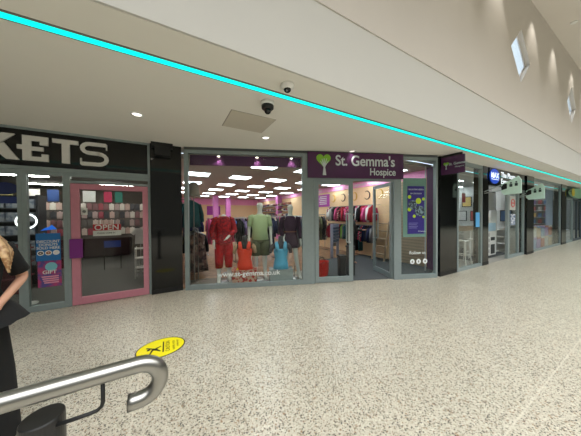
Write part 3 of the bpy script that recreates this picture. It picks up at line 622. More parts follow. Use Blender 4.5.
def trousers(J, parent, mt, name, zend, k=1.0, r=(.098, .075, .06)):
    b = B()
    b.loft([(0, 0, .84 * k, .165 * k, .12 * k), (0, 0, .95 * k, .16 * k, .12 * k), (0, 0, 1.03 * k, .135 * k, .105 * k)], 24, False)
    for sd in 'lr':
        hp, kn, an = Vector(J['hp' + sd][0]), Vector(J['kn' + sd][0]), Vector(J['an' + sd][0])
        P = [hp + V(0, 0, .06 * k), hp - V(0, 0, .04)]; R = [.085 * k, r[0] * k]
        if zend * k < kn.z:
            tt = (kn.z - zend * k) / (kn.z - an.z); P += [hp.lerp(kn, .6), kn, kn.lerp(an, tt)]; R += [r[1] * k * 1.1, r[1] * k, r[2] * k]
        else:
            tt = (hp.z - zend * k) / (hp.z - kn.z); P += [hp.lerp(kn, tt)]; R += [r[1] * k]
        b.tube(P, R, 16, False)
    o = b.build(name, mt, parent, True); o.modifiers.new('thick', 'SOLIDIFY').thickness = .004
    return o
def face_parts(par, k=1.0, eyes=True, sk=None):
    b = B().prism([(-.011 * k, -.092 * k, 1.615 * k), (.011 * k, -.092 * k, 1.615 * k), (.004 * k, -.092 * k, 1.66 * k), (-.004 * k, -.092 * k, 1.66 * k)], (0, -.018 * k, -.003))
    b.build('nose', sk, par, True)
    B().ball((0, -.09 * k, 1.592 * k), .022 * k, .008 * k, .007 * k).build('mouth', mat('lip', (176, 96, 92)) if eyes else sk, par, True)
    if eyes:
        for s in (-1, 1): B().ball((s * .03 * k, -.088 * k, 1.65 * k), .012 * k, .008 * k, .007 * k).build('eye', black_matt, par, True)
        for s in (-1, 1): B().ball((s * .075 * k, 0, 1.635 * k), .01 * k, .02 * k, .03 * k).build('ear', sk, par, True)
def stand_plate(par, y=0.0):
    B().tube([(0, y, 0), (0, y, .012)], .19, 28).build('base_plate', mat('plate_chrome', (214, 216, 216), .25, .4), par, True)
    B().tube([(.1, y + .06, .01), (.1, y + .06, .32)], .008, 6).build('rod', steel, par)

FRONT = math.atan2(-.364, .9314)      # facade rotation
# red two-piece mannequin
t = thing('mannequin', 'white mannequin in a red ruffled blouse and cropped red trousers', 'mannequin', (1.12, 5.22, .02), FRONT + .3)
J, E_ = human_joints(1.07, {'l': ((.225, .06, 1.15), (.215, -.05, .93)), 'r': ((.23, .02, 1.13), (.08, -.17, 1.03))}, head=False)
skinned('body', J, E_, skin_white, t)
red = pattern_mat('red_fabric', (196, 22, 30), (168, 14, 26), 9, 'noise'); redf = pattern_mat('red_floral', (190, 22, 34), (110, 12, 30), 30, 'noise')
bl_ = top_garment(J, t, redf, 'blouse', .88, sleeve=.9, k=1.07, puff=.022, hem=(.20, .15), rx=.17)
trousers(J, t, red, 'trousers', .34, 1.07, (.105, .09, .075))
stand_plate(t)
# man in pale green t-shirt and olive shorts
t = thing('mannequin', 'white male mannequin in a pale green t-shirt and olive shorts', 'mannequin', (1.93, 4.98, .02), FRONT + .1)
J, E_ = human_joints(1.10, {'l': ((.215, .02, 1.13), (.225, -.04, .87)), 'r': ((.215, .02, 1.13), (.22, -.05, .87))}, w=1.1, slim=1.05)
bdy = skinned('body', J, E_, skin_white, t); face_parts(bdy, 1.10, False, skin_white)
top_garment(J, t, mat('pale_green', (176, 194, 150), .9), 't_shirt', .90, sleeve=.5, k=1.10, rx=.185, ry=.13, hem=(.19, .135))
trousers(J, t, mat('olive', (84, 88, 62), .9), 'shorts', .56, 1.10, (.125, .115, .1))
stand_plate(t)
# purple dress
t = thing('mannequin', 'white mannequin in a dark plum knee length dress with a belt', 'mannequin', (2.66, 4.78, .02), FRONT - .1)
J, E_ = human_joints(1.07, {'l': ((.225, .05, 1.14), (.17, -.06, .95)), 'r': ((.22, .04, 1.13), (.235, -.06, .90))}, legs={'r': ((.13, -.03, .5), (.2, -.04, .09))})
bdy = skinned('body', J, E_, skin_white, t); face_parts(bdy, 1.07, False, skin_white)
plum = mat('plum_fabric', (58, 34, 56), .9)
top_garment(J, t, plum, 'dress', .72, sleeve=.9, k=1.07, puff=.008, hem=(.215, .16))
B().loft([(0, 0, 1.155, .165, .132), (0, 0, 1.185, .163, .13)], 24, False).build('belt', mat('belt_brown', (120, 74, 60)), t, True)
stand_plate(t)
# torso forms
def torso(x, y, z, rz, label, form_c, tank_c, boxmat, boxlabel, shoulder):
    t = thing('torso_form', label, 'torso form', (x, y, z), rz)
    b = B().loft([(0, 0, 0, .15, .11), (0, 0, .12, .155, .11), (0, 0, .25, .125, .095), (0, 0, .42, .16, .12), (0, 0, .55, .185, .10), (0, 0, .61, .13, .075), (0, 0, .64, .06, .055), (0, 0, .76, .055, .052)], 24)
    b.build('bust', form_c, t, True)
    for s in (-1, 1): B().tube([(s * .165, 0, .56), (s * .21, .01, .5), (s * .235, .02, .40), (s * .24, .02, .36)], [.05, .05, .042, .035], 12).build('arm_stump', shoulder, t, True)
    tb = B().loft([(0, 0, -.01, .185, .135), (0, 0, .12, .168, .122), (0, 0, .25, .14, .108), (0, 0, .40, .172, .13), (0, 0, .48, .168, .125)], 24, False, .02)
    for s in (-1, 1): tb.tube([(s * .085, -.112, .45), (s * .095, -.1, .53), (s * .1, -.03, .598), (s * .1, .06, .565), (s * .09, .11, .46)], .046, 12)
    o = tb.build('tank_top', tank_c, t, True); o.modifiers.new('thick', 'SOLIDIFY').thickness = .004
    bx = thing('display_box', boxlabel, 'box', (x, y, .02), rz)
    B().box(-.27, .27, -.17, .17, 0, z - .02 - .012).build('body', boxmat, bx, bevel=.008); B().box(-.275, .275, -.175, .175, z - .032, z - .02).build('lid', boxmat, bx)
torso(1.53, 4.93, .36, FRONT, 'black necked torso form in an orange red tank top', black_matt, mat('tank_orange', (236, 70, 44), .8), pattern_mat('box_red', (170, 50, 44), (196, 160, 140), 24, 'check'), 'red patterned box under the orange tank top', mat('form_beige', (176, 148, 118), .7))
torso(2.31, 4.62, .34, FRONT, 'dark torso form in a sky blue tank top', mat('form_dark', (38, 36, 46), .6), mat('tank_blue', (92, 172, 210), .8), mat('box_grey', (150, 156, 156), .7), 'plain grey box under the blue tank top', mat('form_dark2', (70, 66, 74), .6))
yt = tag(B().prism([(-.07, 0, 0), (.07, 0, 0), (.07, 0, .12), (0, 0, .18), (-.07, 0, .12)], (0, .01, 0)).build('price_card', mat('card_yellow', (232, 200, 60)), None, loc=tuple(G(1.12, .1, .34))), 'small yellow house shaped card beside the orange tank top', 'card')
yt.location.z = .02; B().tube([(0, .012, 0), (0, .012, .01)], .03, 8).build('foot', white_m, yt)
yt.scale = (1, 1, 2.2)
bf = thing('toy_butterfly', 'bright blue winged toy behind the orange tank top', 'toy', (1.42, 6.1, 0))
for s in (-1, 1): B().ball((s * .13, 0, 1.40), .13, .03, .08).build('wing', mat('toy_blue', (40, 130, 224), .5), bf, True)
B().ball((0, -.02, 1.32), .07, .05, .09).build('body', mat('toy_lilac', (200, 190, 220), .5), bf, True)
B().tube([(0, 0, 1.25), (0, 0, .02)], .012, 8).build('pole', steel, bf); B().tube([(0, 0, 0), (0, 0, .02)], .14, 16).build('base', steel, bf)

# ================================================================== CLOTHES ON RAILS
def garment_mesh(L, w0, w1, th, mt, sleeves=True):
    b = B(); n = 22; R = []
    for z, wx, ty in ((0, .05, .02), (-.05, w0 * .55, th * .5), (-.1, w0, th), (-.3, w0 * .92, th), (-.3 - (L - .3) * .5, (w0 + w1) / 2, th * 1.1), (-L, w1, th * 1.2)):
        R.append([(wx * math.cos(2 * PI * i / n) * (1 + .06 * math.sin(5 * i)), ty * math.sin(2 * PI * i / n) * (1 + .3 * math.sin(7 * i)), z) for i in range(n)])
    b.rings(R)
    if sleeves:
        for s in (-1, 1): b.tube([(s * w0 * .9, 0, -.1), (s * (w0 + .05), 0, -.35), (s * (w0 + .06), 0, -.55)], [.045, .045, .04], 8)
    return b.build('hanging_garment', mt, None, True)
hang_me = None
def hanger(parent):
    global hang_me
    if hang_me is None:
        o = B().tube([(-.2, 0, -.07), (0, 0, .01), (.2, 0, -.07)], .005, 6).tube([(0, 0, .0), (0, 0, .05), (.015, 0, .075), (0, 0, .09), (-.014, 0, .08)], .003, 5).build('hanger', steel, parent); hang_me = o.data
    else:
        o = bpy.data.objects.new('hanger', hang_me); COL.objects.link(o); o.parent = parent
    return o
PAL = {'black': (24, 24, 28), 'navy': (34, 40, 74), 'pink': (208, 84, 134), 'crimson': (166, 30, 52), 'cream': (206, 194, 170), 'olive': (92, 94, 62), 'grey': (112, 112, 116), 'teal': (40, 88, 92), 'lilac': (150, 126, 170), 'lime': (130, 170, 60), 'brown': (96, 70, 54), 'white': (214, 212, 208), 'coral': (220, 100, 80), 'plaid': None, 'floral': None}
protos = {}
def garment(kind, colr, pos, rz, label, group, hg=False):
    key = (kind, colr)
    dims = {'coat': (1.05, .22, .26, .045, True), 'shirt': (.68, .21, .22, .03, True), 'dress': (1.0, .19, .27, .03, False), 'trousers': (.98, .16, .15, .03, False), 'top': (.6, .14, .15, .02, False), 'blouse': (.62, .15, .17, .022, True)}[kind]
    if key not in protos:
        mt = pattern_mat('plaid_cloth', (112, 88, 80), (66, 54, 54), 16, 'check', .9, (146, 124, 112)) if colr == 'plaid' else pattern_mat('floral_cloth', (190, 60, 90), (40, 34, 44), 26, 'check', .9, (220, 180, 170)) if colr == 'floral' else mat('cloth_' + colr, PAL[colr], .9)
        o = garment_mesh(dims[0], dims[1], dims[2], dims[3], mt, dims[4]); protos[key] = o
        o.name = kind if kind != 'top' else 'vest_top'
        tag(o, label, 'clothing' if kind in ('top',) else kind, group); o.location = pos; o.rotation_euler = (0, 0, rz)
        if hg: hanger(o)
    else:
        o = dup(protos[key], pos, rz, label, group)
        if hg and not o.children: hanger(o)
    return o
def rail(x, y, z, length, along_y, label, legs=True):
    t = thing('clothes_rail', label, 'clothes rail', (x, y, 0))
    a = (0, 1) if along_y else (1, 0)
    B().tube([(0, 0, z), (a[0] * length, a[1] * length, z)], .014, 8).build('bar', steel, t)
    for q in (0.02, length - .02):
        px_, py_ = a[0] * q, a[1] * q
        if legs:
            B().tube([(px_, py_, 0.02), (px_, py_, z)], .014, 8).build('leg', steel, t)
            B().box(px_ - .2 * a[1] - .02, px_ + .2 * a[1] + .02, py_ - .2 * a[0] - .02, py_ + .2 * a[0] + .02, 0, .03).build('foot', steel, t)
        else: B().tube([(px_, py_, z), (px_ + (.33 if x > 3 else -.3), py_, z)], .012, 8).build('bracket', steel, t)
    return t
def fill(x, y, z, length, n, along_y, kinds, cols, where, end, group, hg=False, rz=None):
    used_l = {}
    for i in range(n):
        k_ = random.choice(kinds); c_ = random.choice(cols); q = .08 + (length - .16) * i / max(1, n - 1)
        r = (0 if along_y else PI / 2) + random.uniform(-.35, .35)
        garment(k_, c_, (x + (0 if along_y else q), y + (q if along_y else 0), z - (.09 if hg else .012)), r, '%s %s on the %s, %s from %s' % (c_, k_ if k_ != 'top' else 'vest top', where, ordinal(i), end), group, hg)
# wall rails on the right wall, two heights
rail(6.45, 5.35, 1.95, 2.6, True, 'upper clothes rail on the right wall facing the open door', False)
fill(6.45, 5.35, 1.95, 2.6, 26, True, ['top', 'blouse', 'blouse'], ['black', 'pink', 'floral', 'black', 'grey', 'white', 'floral', 'crimson'], 'upper right wall rail', 'the ladder', 'tops on the upper right wall rail')
rail(6.45, 5.35, 1.2, 2.6, True, 'lower clothes rail on the right wall facing the open door', False)
fill(6.45, 5.35, 1.2, 2.6, 26, True, ['top', 'trousers', 'blouse'], ['black', 'floral', 'navy', 'lime', 'black', 'crimson', 'grey', 'teal'], 'lower right wall rail', 'the ladder', 'clothes on the lower right wall rail')
rail(6.4, 8.95, 1.55, 2.6, True, 'clothes rail further along the right wall below the magenta poster', False)
fill(6.4, 8.95, 1.55, 2.6, 24, True, ['blouse', 'dress', 'blouse'], ['pink', 'lilac', 'coral', 'navy', 'teal', 'white', 'crimson', 'brown'], 'far right wall rail', 'its near end', 'clothes on the far right wall rail')
# free rails
rail(3.55, 6.9, 1.55, 1.5, False, 'free standing rail of coloured clothes behind the plum dress')
fill(3.55, 6.9, 1.55, 1.5, 15, False, ['dress', 'shirt'], ['coral', 'crimson', 'lilac', 'navy', 'pink', 'grey', 'teal'], 'rail behind the plum dress', 'its left end', 'clothes on the rail behind the plum dress', True)
rail(5.3, 8.0, 1.62, 1.0, False, 'free standing rail of brown coats seen through the closed glass door')
fill(5.3, 8.0, 1.62, 1.0, 8, False, ['coat'], ['brown', 'olive', 'grey', 'plaid', 'black'], 'rail of coats', 'its left end', 'coats on the brown coat rail', True)
rail(1.95, 7.4, 1.5, 1.5, False, 'free standing rail of dark clothes behind the green t-shirt mannequin')
fill(1.95, 7.4, 1.5, 1.5, 14, False, ['shirt', 'coat'], ['black', 'navy', 'grey', 'teal', 'lilac', 'black'], 'rail behind the green t-shirt', 'its left end', 'clothes on the rail behind the green t-shirt')
rail(1.35, 9.4, 1.5, 1.6, False, 'free standing rail of mixed clothes deep behind the red mannequin')
fill(1.35, 9.4, 1.5, 1.6, 14, False, ['shirt', 'coat', 'dress'], ['crimson', 'navy', 'grey', 'pink', 'white', 'black'], 'rail deep behind the red mannequin', 'its left end', 'clothes on the rail deep behind the red mannequin')
rail(3.6, 11.2, 1.5, 2.4, False, 'long free standing rail in the middle of the charity shop')
fill(3.6, 11.2, 1.5, 2.4, 20, False, ['shirt', 'coat', 'dress'], ['crimson', 'navy', 'grey', 'pink', 'lime', 'black', 'cream'], 'long middle rail', 'its left end', 'clothes on the long middle rail')
rail(.62, 5.75, 1.27, 1.2, True, 'low clothes rail by the left edge of the mannequin window')
for i, (k_, c_) in enumerate([('trousers', 'plaid'), ('dress', 'plaid'), ('dress', 'plaid'), ('coat', 'black'), ('dress', 'black'), ('coat', 'olive'), ('trousers', 'cream'), ('coat', 'black')]):
    garment(k_, c_, (.62, 5.83 + .14 * i, 1.18), random.uniform(-.1, .1), '%s %s on the low rail at the left window edge, %s from the glass' % (c_, k_, ordinal(i)), 'clothes on the low left rail', True)
rail(.5, 5.9, 2.0, 1.6, True, 'tall clothes rail of teal tops above the low rail at the left window edge', False)
fill(.5, 5.9, 2.0, 1.6, 12, True, ['top', 'shirt'], ['teal', 'black', 'teal', 'grey', 'navy', 'white'], 'tall left rail', 'the window', 'tops on the tall left rail')
rail(.75, 8.0, 1.6, 3.0, True, 'clothes rail along the left side of the charity shop')
fill(.75, 8.0, 1.6, 3.0, 22, True, ['shirt', 'coat'], ['teal', 'black', 'crimson', 'grey', 'navy', 'pink'], 'left side rail', 'the window', 'clothes on the left side rail')
hat = thing('sun_hat', 'beige grey bucket hat at the upper left edge of the mannequin window', 'hat', (.52, 5.62, 2.06))
B().loft([(0, 0, .0, .17, .17), (0, 0, .06, .13, .13), (0, 0, .28, .11, .11), (0, 0, .33, .06, .06)], 24).build('hat_body', mat('hat_beige', (150, 138, 128), .9), hat, True)
B().tube([(0, 0, 0), (0, 0, -2.06)], .012, 8).build('stand_pole', steel, hat); B().tube([(0, 0, -2.06), (0, 0, -2.04)], .1, 16).build('stand_base', steel, hat)
# shoe and bag shelves on the right wall
sh_ = thing('wall_shelves', 'pale wall shelves of shoes and bags on the right wall behind the plum dress', 'shelves', (6.78, 11.9, 0))
for z in (1.2, 1.55, 1.9, 2.25): B().box(-.32, 0, 0, 5.2, z - .02, z).build('shelf', white_m, sh_)
shoe = None
sc = [(40, 38, 40), (110, 70, 50), (196, 180, 160), (120, 30, 40), (60, 70, 90)]
shs = []
for i, c_ in enumerate(sc):
    o = B().rings([[(-.13 + .26 * (t_) , .045 * (1 if 0 else 1) * math.cos(a * PI / 6) * (.7 + .5 * math.sin(PI * t_)), .035 + (.035 + .05 * (1 - t_)) * max(-.9, math.sin(a * PI / 6)) ) for a in range(12)] for t_ in (0, .15, .4, .7, .9, 1)]).build('shoe', mat('shoe%d' % i, c_, .4), None, True); shs.append(o)
useds = set()
for o in shs: o.scale = (1.5, 1.9, 1.8)
for r, z in enumerate((1.2, 1.55, 1.9, 2.25)):
    for k in range(18):
        i = random.randrange(5); lab = 'shoe on the %s right wall shelf, %s from the window end' % (['lowest', 'second', 'third', 'highest'][r], ordinal(k)); pos = (6.62, 12.1 + k * .28, z)
        if i not in useds: useds.add(i); shs[i].location = pos; shs[i].rotation_euler = (0, 0, PI); tag(shs[i], lab, 'shoe', 'shoes on the right wall shelves')
        else: tag(dup(shs[i], pos, PI, lab), lab, 'shoe', 'shoes on the right wall shelves')
for o, i in zip(shs, range(5)):
    if i not in useds: bpy.data.objects.remove(o)
# wooden step ladder behind open door
ld = thing('step_ladder', 'wooden step ladder leaning by the right wall behind the open glass door', 'ladder', (6.28, 4.85, 0))
lm = mat('ladder_wood', (176, 152, 124), .6)
for y in (0, .5): B().prism([(0, y, 0), (.06, y, 0), (.34, y, 1.35), (.28, y, 1.35)], (0, .035, 0)).build('side_rail', lm, ld)
for k in range(5): B().box(.03 + .055 * k, .19 + .055 * k, .035, .5, .22 + .26 * k, .25 + .26 * k).build('step', lm, ld)
# rack of blue grey folded jeans, red baskets, bins
rk = thing('folded_rack', 'lilac grey rack of folded jeans seen through the closed glass door', 'rack', (5.45, 6.35, 0), .5)
B().box(-.3, .3, -.02, .02, .55, 1.2).box(-.32, -.28, -.05, .05, 0, 1.25).box(.28, .32, -.05, .05, 0, 1.25).box(-.3, .3, -.05, .05, 1.2, 1.25).build('frame', mat('rack_lilac', (150, 150, 172), .5), rk)
for k in range(5): B().box(-.26, .26, -.09, -.02, .6 + .115 * k, .68 + .115 * k).build('folded_jeans', mat('jeans', (70, 80, 104), .9), rk, bevel=.02)
for i in range(4):
    z = .012 + .065 * i
    t = thing('shopping_basket', ['bottom', 'second lowest', 'second highest', 'top'][i] + ' red basket of the stack inside the closed glass door', 'basket', (3.52, 4.62, z), .5, 'stacked red baskets')
    rm = mat('basket_red', (206, 44, 36), .5)
    B().loft([(0, 0, 0, .2, .15), (0, 0, .14, .23, .17), (0, 0, .16, .24, .18)], 20, False).loft([(0, 0, .0, .2, .15), (0, 0, .008, .2, .15)], 20).build('tub', rm, t)
    B().tube([(-.2, .0, .16), (-.1, .02, .165 if i < 3 else .26), (.1, .02, .165 if i < 3 else .26), (.2, 0, .16)], .008, 6).build('handle', black_matt, t)
for i, (s_, d_, h_, nm) in enumerate([(3.72, .45, .5, 'black bin just inside the closed glass door'), (3.98, .5, .72, 'tall black waste bin in the doorway gap')]):
    p = G(s_, d_, 0.012); t = thing('waste_bin', nm, 'bin', tuple(p), FRONT)
    B().box(-.085, .085, -.1, .1, 0, h_).build('body', mat('bin_black', (22, 23, 25), .4), t, bevel=.02); B().box(-.095, .095, -.11, .11, h_, h_ + .05).build('lid', black_matt, t, bevel=.01)
# shopper in black behind the door edge
def person(label, loc, rz, k, cloth, lower, sk, hairc, arms=None):
    t = thing('person', label, 'person', loc, rz)
    J, E_ = human_joints(k, arms); bdy = skinned('body', J, E_, sk, t); face_parts(bdy, k, True, sk)
    top_garment(J, t, cloth, 'top', .85, sleeve=.9, k=k, rx=.175, ry=.13, hem=(.19, .14)); trousers(J, t, lower, 'trousers', .1, k, (.1, .085, .07))
    B().ball((0, .012 * k, 1.675 * k), .092 * k, .1 * k, .095 * k).build('hair', hairc, t, True)
    return t
skin_m = mat('skin', (206, 156, 130), .5, var=.03)
person('person in black reaching towards a rail behind the glass door', (5.2, 5.25, .012), 1.2, .98, black_matt, mat('cloth_black', PAL['black']), skin_m, mat('hair_dark', (40, 28, 22), .7), {'l': ((.25, -.05, 1.12), (.22, -.28, 1.12)), 'r': ((.24, .02, 1.12), (.25, -.05, .88))})

# ================================================================== RIGHT HAND SHOPS (y = 3.0)
RY = 3.0
light_floor = mat('shop_floor_grey', (150, 148, 142), .4)
struct(B().box(6.88, 24, 2.99, 9.1, -.1, .001).build('floor_right_shops', light_floor))
struct(B().box(6.88, 24, 3.6, 9.1, 2.95, 3.05).build('ceiling_right_shops', mat('rs_ceiling', (196, 198, 196), .9)))
wsh = mat('rs_wall', (206, 208, 206), .8)
struct(B().box(6.88, 24, 9.0, 9.1, 0, 2.95).build('wall_right_shops_back', wsh))
struct(B().box(13.0, 13.1, 3.3, 9.0, 0, 2.95).build('wall_partition_photo_shop', wsh))
struct(B().box(18.2, 18.3, 3.3, 9.0, 0, 2.95).build('wall_partition_card_shop', wsh))
struct(B().box(24, 34, 3.0, 3.2, 0, H).build('wall_front_right', mat('far_front', (120, 126, 126), .5)))
pilaster(8.42, 8.82, 2.96, 3.2, 'narrow black pillar beside the photo shop entrance')
pilaster(12.1, 12.9, 2.9, 3.2, 'black pillar between the photo shop and the card shop')
pilaster(17.4, 18.3, 2.94, 3.2, 'far black pillar before the last shop door')
def rwin(n, x0, x1, z1=H, fw_=.07):
    t = sthing('window_%d' % n, (0, RY, 0))
    B().box(x0, x0 + fw_, -.03, .05, 0, z1).box(x1 - fw_, x1, -.03, .05, 0, z1).box(x0 + fw_, x1 - fw_, -.03, .05, z1 - .1, z1).box(x0 + fw_, x1 - fw_, -.03, .05, 0, .08).build('window_frame', frame_m, t)
    B().box(x0 + fw_, x1 - fw_, 0, .01, .08, z1 - .1).build('pane', pane_m, t)
rwin(8, 6.88, 8.42); rwin(9, 12.9, 17.4); rwin(20, 11.45, 12.1, 2.5)
t = sthing('window_21', (0, RY, 0)); B().box(10.45, 10.6, -.03, .05, 0, 2.5).box(10.6, 11.45, -.03, .05, 0, .1).box(10.6, 11.45, -.03, .05, 2.4, 2.5).build('window_frame', frame_m, t); B().box(10.6, 11.45, 0, .01, .1, 2.4).build('pane', pane_m, t)
# lit panels
for i, (x, y) in enumerate([(7.8, 4.6), (7.8, 6.6), (9.8, 4.4), (9.8, 6.4), (11.9, 4.2), (12.2, 5.4), (14.4, 4.4), (16.8, 4.2), (17.3, 5.4), (15.4, 5.4), (19.6, 4.6), (21.6, 4.6)]):
    t = thing('ceiling_light', 'long ceiling light in the right hand shops, %s counted from the charity shop' % ordinal(i), 'ceiling light', (x, y, 2.95), 0, 'ceiling lights in the right hand shops')
    B().box(-.6, .6, -.14, .14, -.02, 0).build('casing', white_m, t); B().box(-.57, .57, -.12, .12, -.03, -.02).build('diffuser', mat('rs_glow', (240, 250, 255), .4, emit=13), t)
# photo shop sign
ms = thing('shop_sign', 'black fascia with blue MAX disc and The Photo lettering', 'sign', (0, RY, 0))
B().box(8.82, 12.1, -.06, .05, 2.5, H - .01).build('board', black_gloss, ms)
B().rings([[(9.17 + .36 * math.cos(a * PI / 16), y, 2.80 + .235 * math.sin(a * PI / 16)) for a in range(32)] for y in (-.08, -.06)]).build('disc', mat('disc_blue', (24, 70, 190), .3, emit=.6), ms)
wg_ = mat('sign_white_glow', (236, 246, 255), .4, emit=.9)
lettering('MAX', .24, (8.87, -.084, 2.75), (1, 0, 0), (0, 0, 1), wg_, ms, bold=.02, sx=1.15)
B().box(8.9, 9.44, -.086, -.082, 2.69, 2.71).build('underline', wg_, ms)
lettering('The Photo', .25, (9.7, -.064, 2.82), (1, 0, 0), (0, 0, 1), wg_, ms, bold=.01, sx=1.2)
lettering('Experts', .25, (9.7, -.064, 2.6), (1, 0, 0), (0, 0, 1), wg_, ms, bold=.01, sx=1.2)
# pale green direction signs
pg = mat('pale_green_panel', (204, 232, 220), .4)
def wayfind(x, k, label, arm):
    t = thing('direction_sign', label, 'sign', (x, 2.95, 2.38))
    W = .42 * k; o_ = -arm
    B().prism([(0, o_, -.16 * k), (0, o_ - W * .15, -.24 * k), (0, o_ - W, -.22 * k), (0, o_ - W, .16 * k), (0, o_ - W * .85, .27 * k), (0, o_, .06 * k)], (.04, 0, 0)).build('panel', pg, t, bevel=.005)
    B().prism([(-.004, o_ - .01, -.1 * k), (-.004, o_ - W * .3, -.06 * k), (-.004, o_ - W * .3, .08 * k), (-.004, o_ - W * .15, .08 * k), (-.004, o_ - .0, .0)], (.004, 0, 0)).build('arrow_block', black_matt, t)
    for q in (.5, .76):
        b = B().ball((-.002, o_ - W * q, .06 * k + .06 * k * q), .004, .022 * k, .022 * k)
        b.box(-.005, 0, o_ - W * q - .03 * k, o_ - W * q + .03 * k, -.05 * k + .06 * k * q, .03 * k + .06 * k * q); b.build('pictogram', mat('pictogram_dark', (40, 56, 56)), t)
    B().tube([(.02, .06, -.12), (.02, o_ - W * .8, .2 * k)], .015, 8).tube([(.02, .06, -.16), (.02, o_, -.1)], .015, 8).build('arm', mat('arm_grey', (170, 180, 176), .4, .5), t)
wayfind(8.5, 1.0, 'nearer pale green direction sign with two pictograms on a slanted arm', .38)
wayfind(11.75, 1.12, 'farther pale green direction sign with two pictograms by the card shop', .1)
# photo shop furniture
ct = thing('photo_counter', 'white photo kiosk counter in the photo shop entrance', 'counter', (10.4, 3.75, 0))
B().box(-.55, .55, -.3, .3, .04, 1.1).build('body', white_m, ct, bevel=.01); B().box(-.5, .5, -.31, -.3, .95, 1.25).build('screen_header', mat('blue_white', (170, 200, 220), .4), ct)
for k in range(4): dw = B().box(-.45, -.05, -.315, -.3, .15 + .2 * k, .28 + .2 * k).build('drawer', mat('drawer_grey', (180, 180, 180)), ct); B().box(-.3, -.2, -.33, -.315, .21 + .2 * k, .225 + .2 * k).build('handle', steel, dw)
B().box(.08, .4, -.315, -.3, .1, .45).box(.08, .4, -.315, -.3, .6, .72).build('printer_slot', mat('slot_dark', (50, 52, 54)), ct)
for i, (x, y, z, a, b_, c_, nm) in enumerate([(12.2, 4.0, 2.12, .45, .42, (226, 226, 224), 'large framed white photo poster in the photo shop'), (10.95, 4.1, 1.7, .16, .36, (190, 184, 176), 'small framed portrait in the photo shop'), (9.7, 4.3, 2.03, .3, .34, (226, 214, 206), 'pale poster hanging in the white shop window'), (10.45, 4.3, 2.25, .16, .2, (190, 60, 70), 'red oval poster hanging in the white shop window')]):
    t = thing('framed_poster', nm, 'poster', (x, y, z)); B().box(-a, a, 0, .02, -b_, b_).build('frame', mat('frame_dark', (60, 62, 66)) if i < 2 else white_m, t); B().box(-a * .88, a * .88, -.004, 0, -b_ * .9, b_ * .9).build('sheet', mat('ps%d' % i, c_, .5), t)
    B().tube([(0, .01, b_), (0, .01, 2.95 - z)], .005, 5).build('cord', steel, t)
ps = thing('roll_display', 'tall white display of paper rolls beside the photo kiosk', 'display', (11.75, 3.8, 0))
for k in range(5): B().tube([(-.24 + .12 * k, 0, .03), (-.24 + .12 * k, 0, 1.75)], .045, 12).build('roll', white_m, ps, True)
B().box(-.32, .32, -.08, .1, 0, .06).build('base', white_m, ps)
cs = thing('round_notice', 'pink ringed round notice on the grey glass of the photo shop', 'notice', (10.95, RY - .008, 1.98))
B().box(-.28, .28, 0, .004, -.25, .25).build('card', mat('notice_pale', (196, 196, 190), .5), cs); B().tube([(.16 * math.cos(a * PI / 12), -.004, .14 * math.sin(a * PI / 12)) for a in range(25)], .02, 6).build('ring', mat('notice_pink', (206, 110, 110), .5), cs); B().box(-.12, .12, -.004, 0, -.03, .03).build('bar', mat('notice_pink', (206, 110, 110)), cs)
tag(B().box(-.22, .22, 0, .004, -.2, .2).build('notice', pattern_mat('notice_blue', (60, 90, 130), (210, 215, 220), 14, 'noise'), None, loc=(11.0, RY - .008, 1.38)), 'small blue and white notice low on the photo shop glass', 'notice')
# white shop window: long table and stools
tb = thing('bar_table', 'wooden topped white bar table in the white shop window', 'table', (8.95, 3.95, 0))
B().box(-.65, .65, -.3, .3, 1.0, 1.16).build('tabletop', mat('table_wood', (150, 128, 104), .5), tb)
for sx_ in (-.55, .55):
    for sy in (-.22, .22): B().box(sx_ - .03, sx_ + .03, sy - .03, sy + .03, 0, 1.0).build('leg', white_m, tb)
for i, x in enumerate((8.2, 8.95)):
    t = thing('bar_stool', ['left', 'right'][i] + ' white metal bar stool at the shop window table', 'stool', (x, 3.42, 0))
    B().box(-.15, .15, -.15, .15, .72, .75).build('seat', white_m, t, bevel=.01)
    for sx_ in (-1, 1):
        for sy in (-1, 1): B().tube([(sx_ * .13, sy * .13, .72), (sx_ * .19, sy * .19, 0)], .016, 8).build('leg', white_m, t)
    B().tube([(-.16, -.16, .3), (.16, -.16, .3), (.16, .16, .3), (-.16, .16, .3), (-.16, -.16, .3)], .01, 6).build('footrest', white_m, t)
tag(B().box(-.12, .12, 0, .01, -.22, .22).build('window_notice', mat('notice_sky', (90, 170, 226), .4), None, loc=(8.15, RY - .012, 1.42)), 'bright blue notice on the white shop window', 'notice')
fig = thing('figurine', 'small white figurine standing on the bar table', 'figurine', (8.7, 3.95, 1.16))
B().loft([(0, 0, 0, .06, .06), (0, 0, .12, .05, .05), (0, 0, .28, .07, .05), (0, 0, .33, .03, .03)], 14).build('body', white_m, fig, True); B().ball((0, 0, .39), .045).build('head', white_m, fig, True)
fd = tag(B().prism([(9.0, 3.35, .001), (12, 3.35, .001), (12, 5.0, .001), (9.0, 5.0, .001)], (0, 0, .01)).build('entrance_mat', mat('mat_dark', (66, 68, 70), .95)), 'dark mat in the photo shop entrance', 'mat')
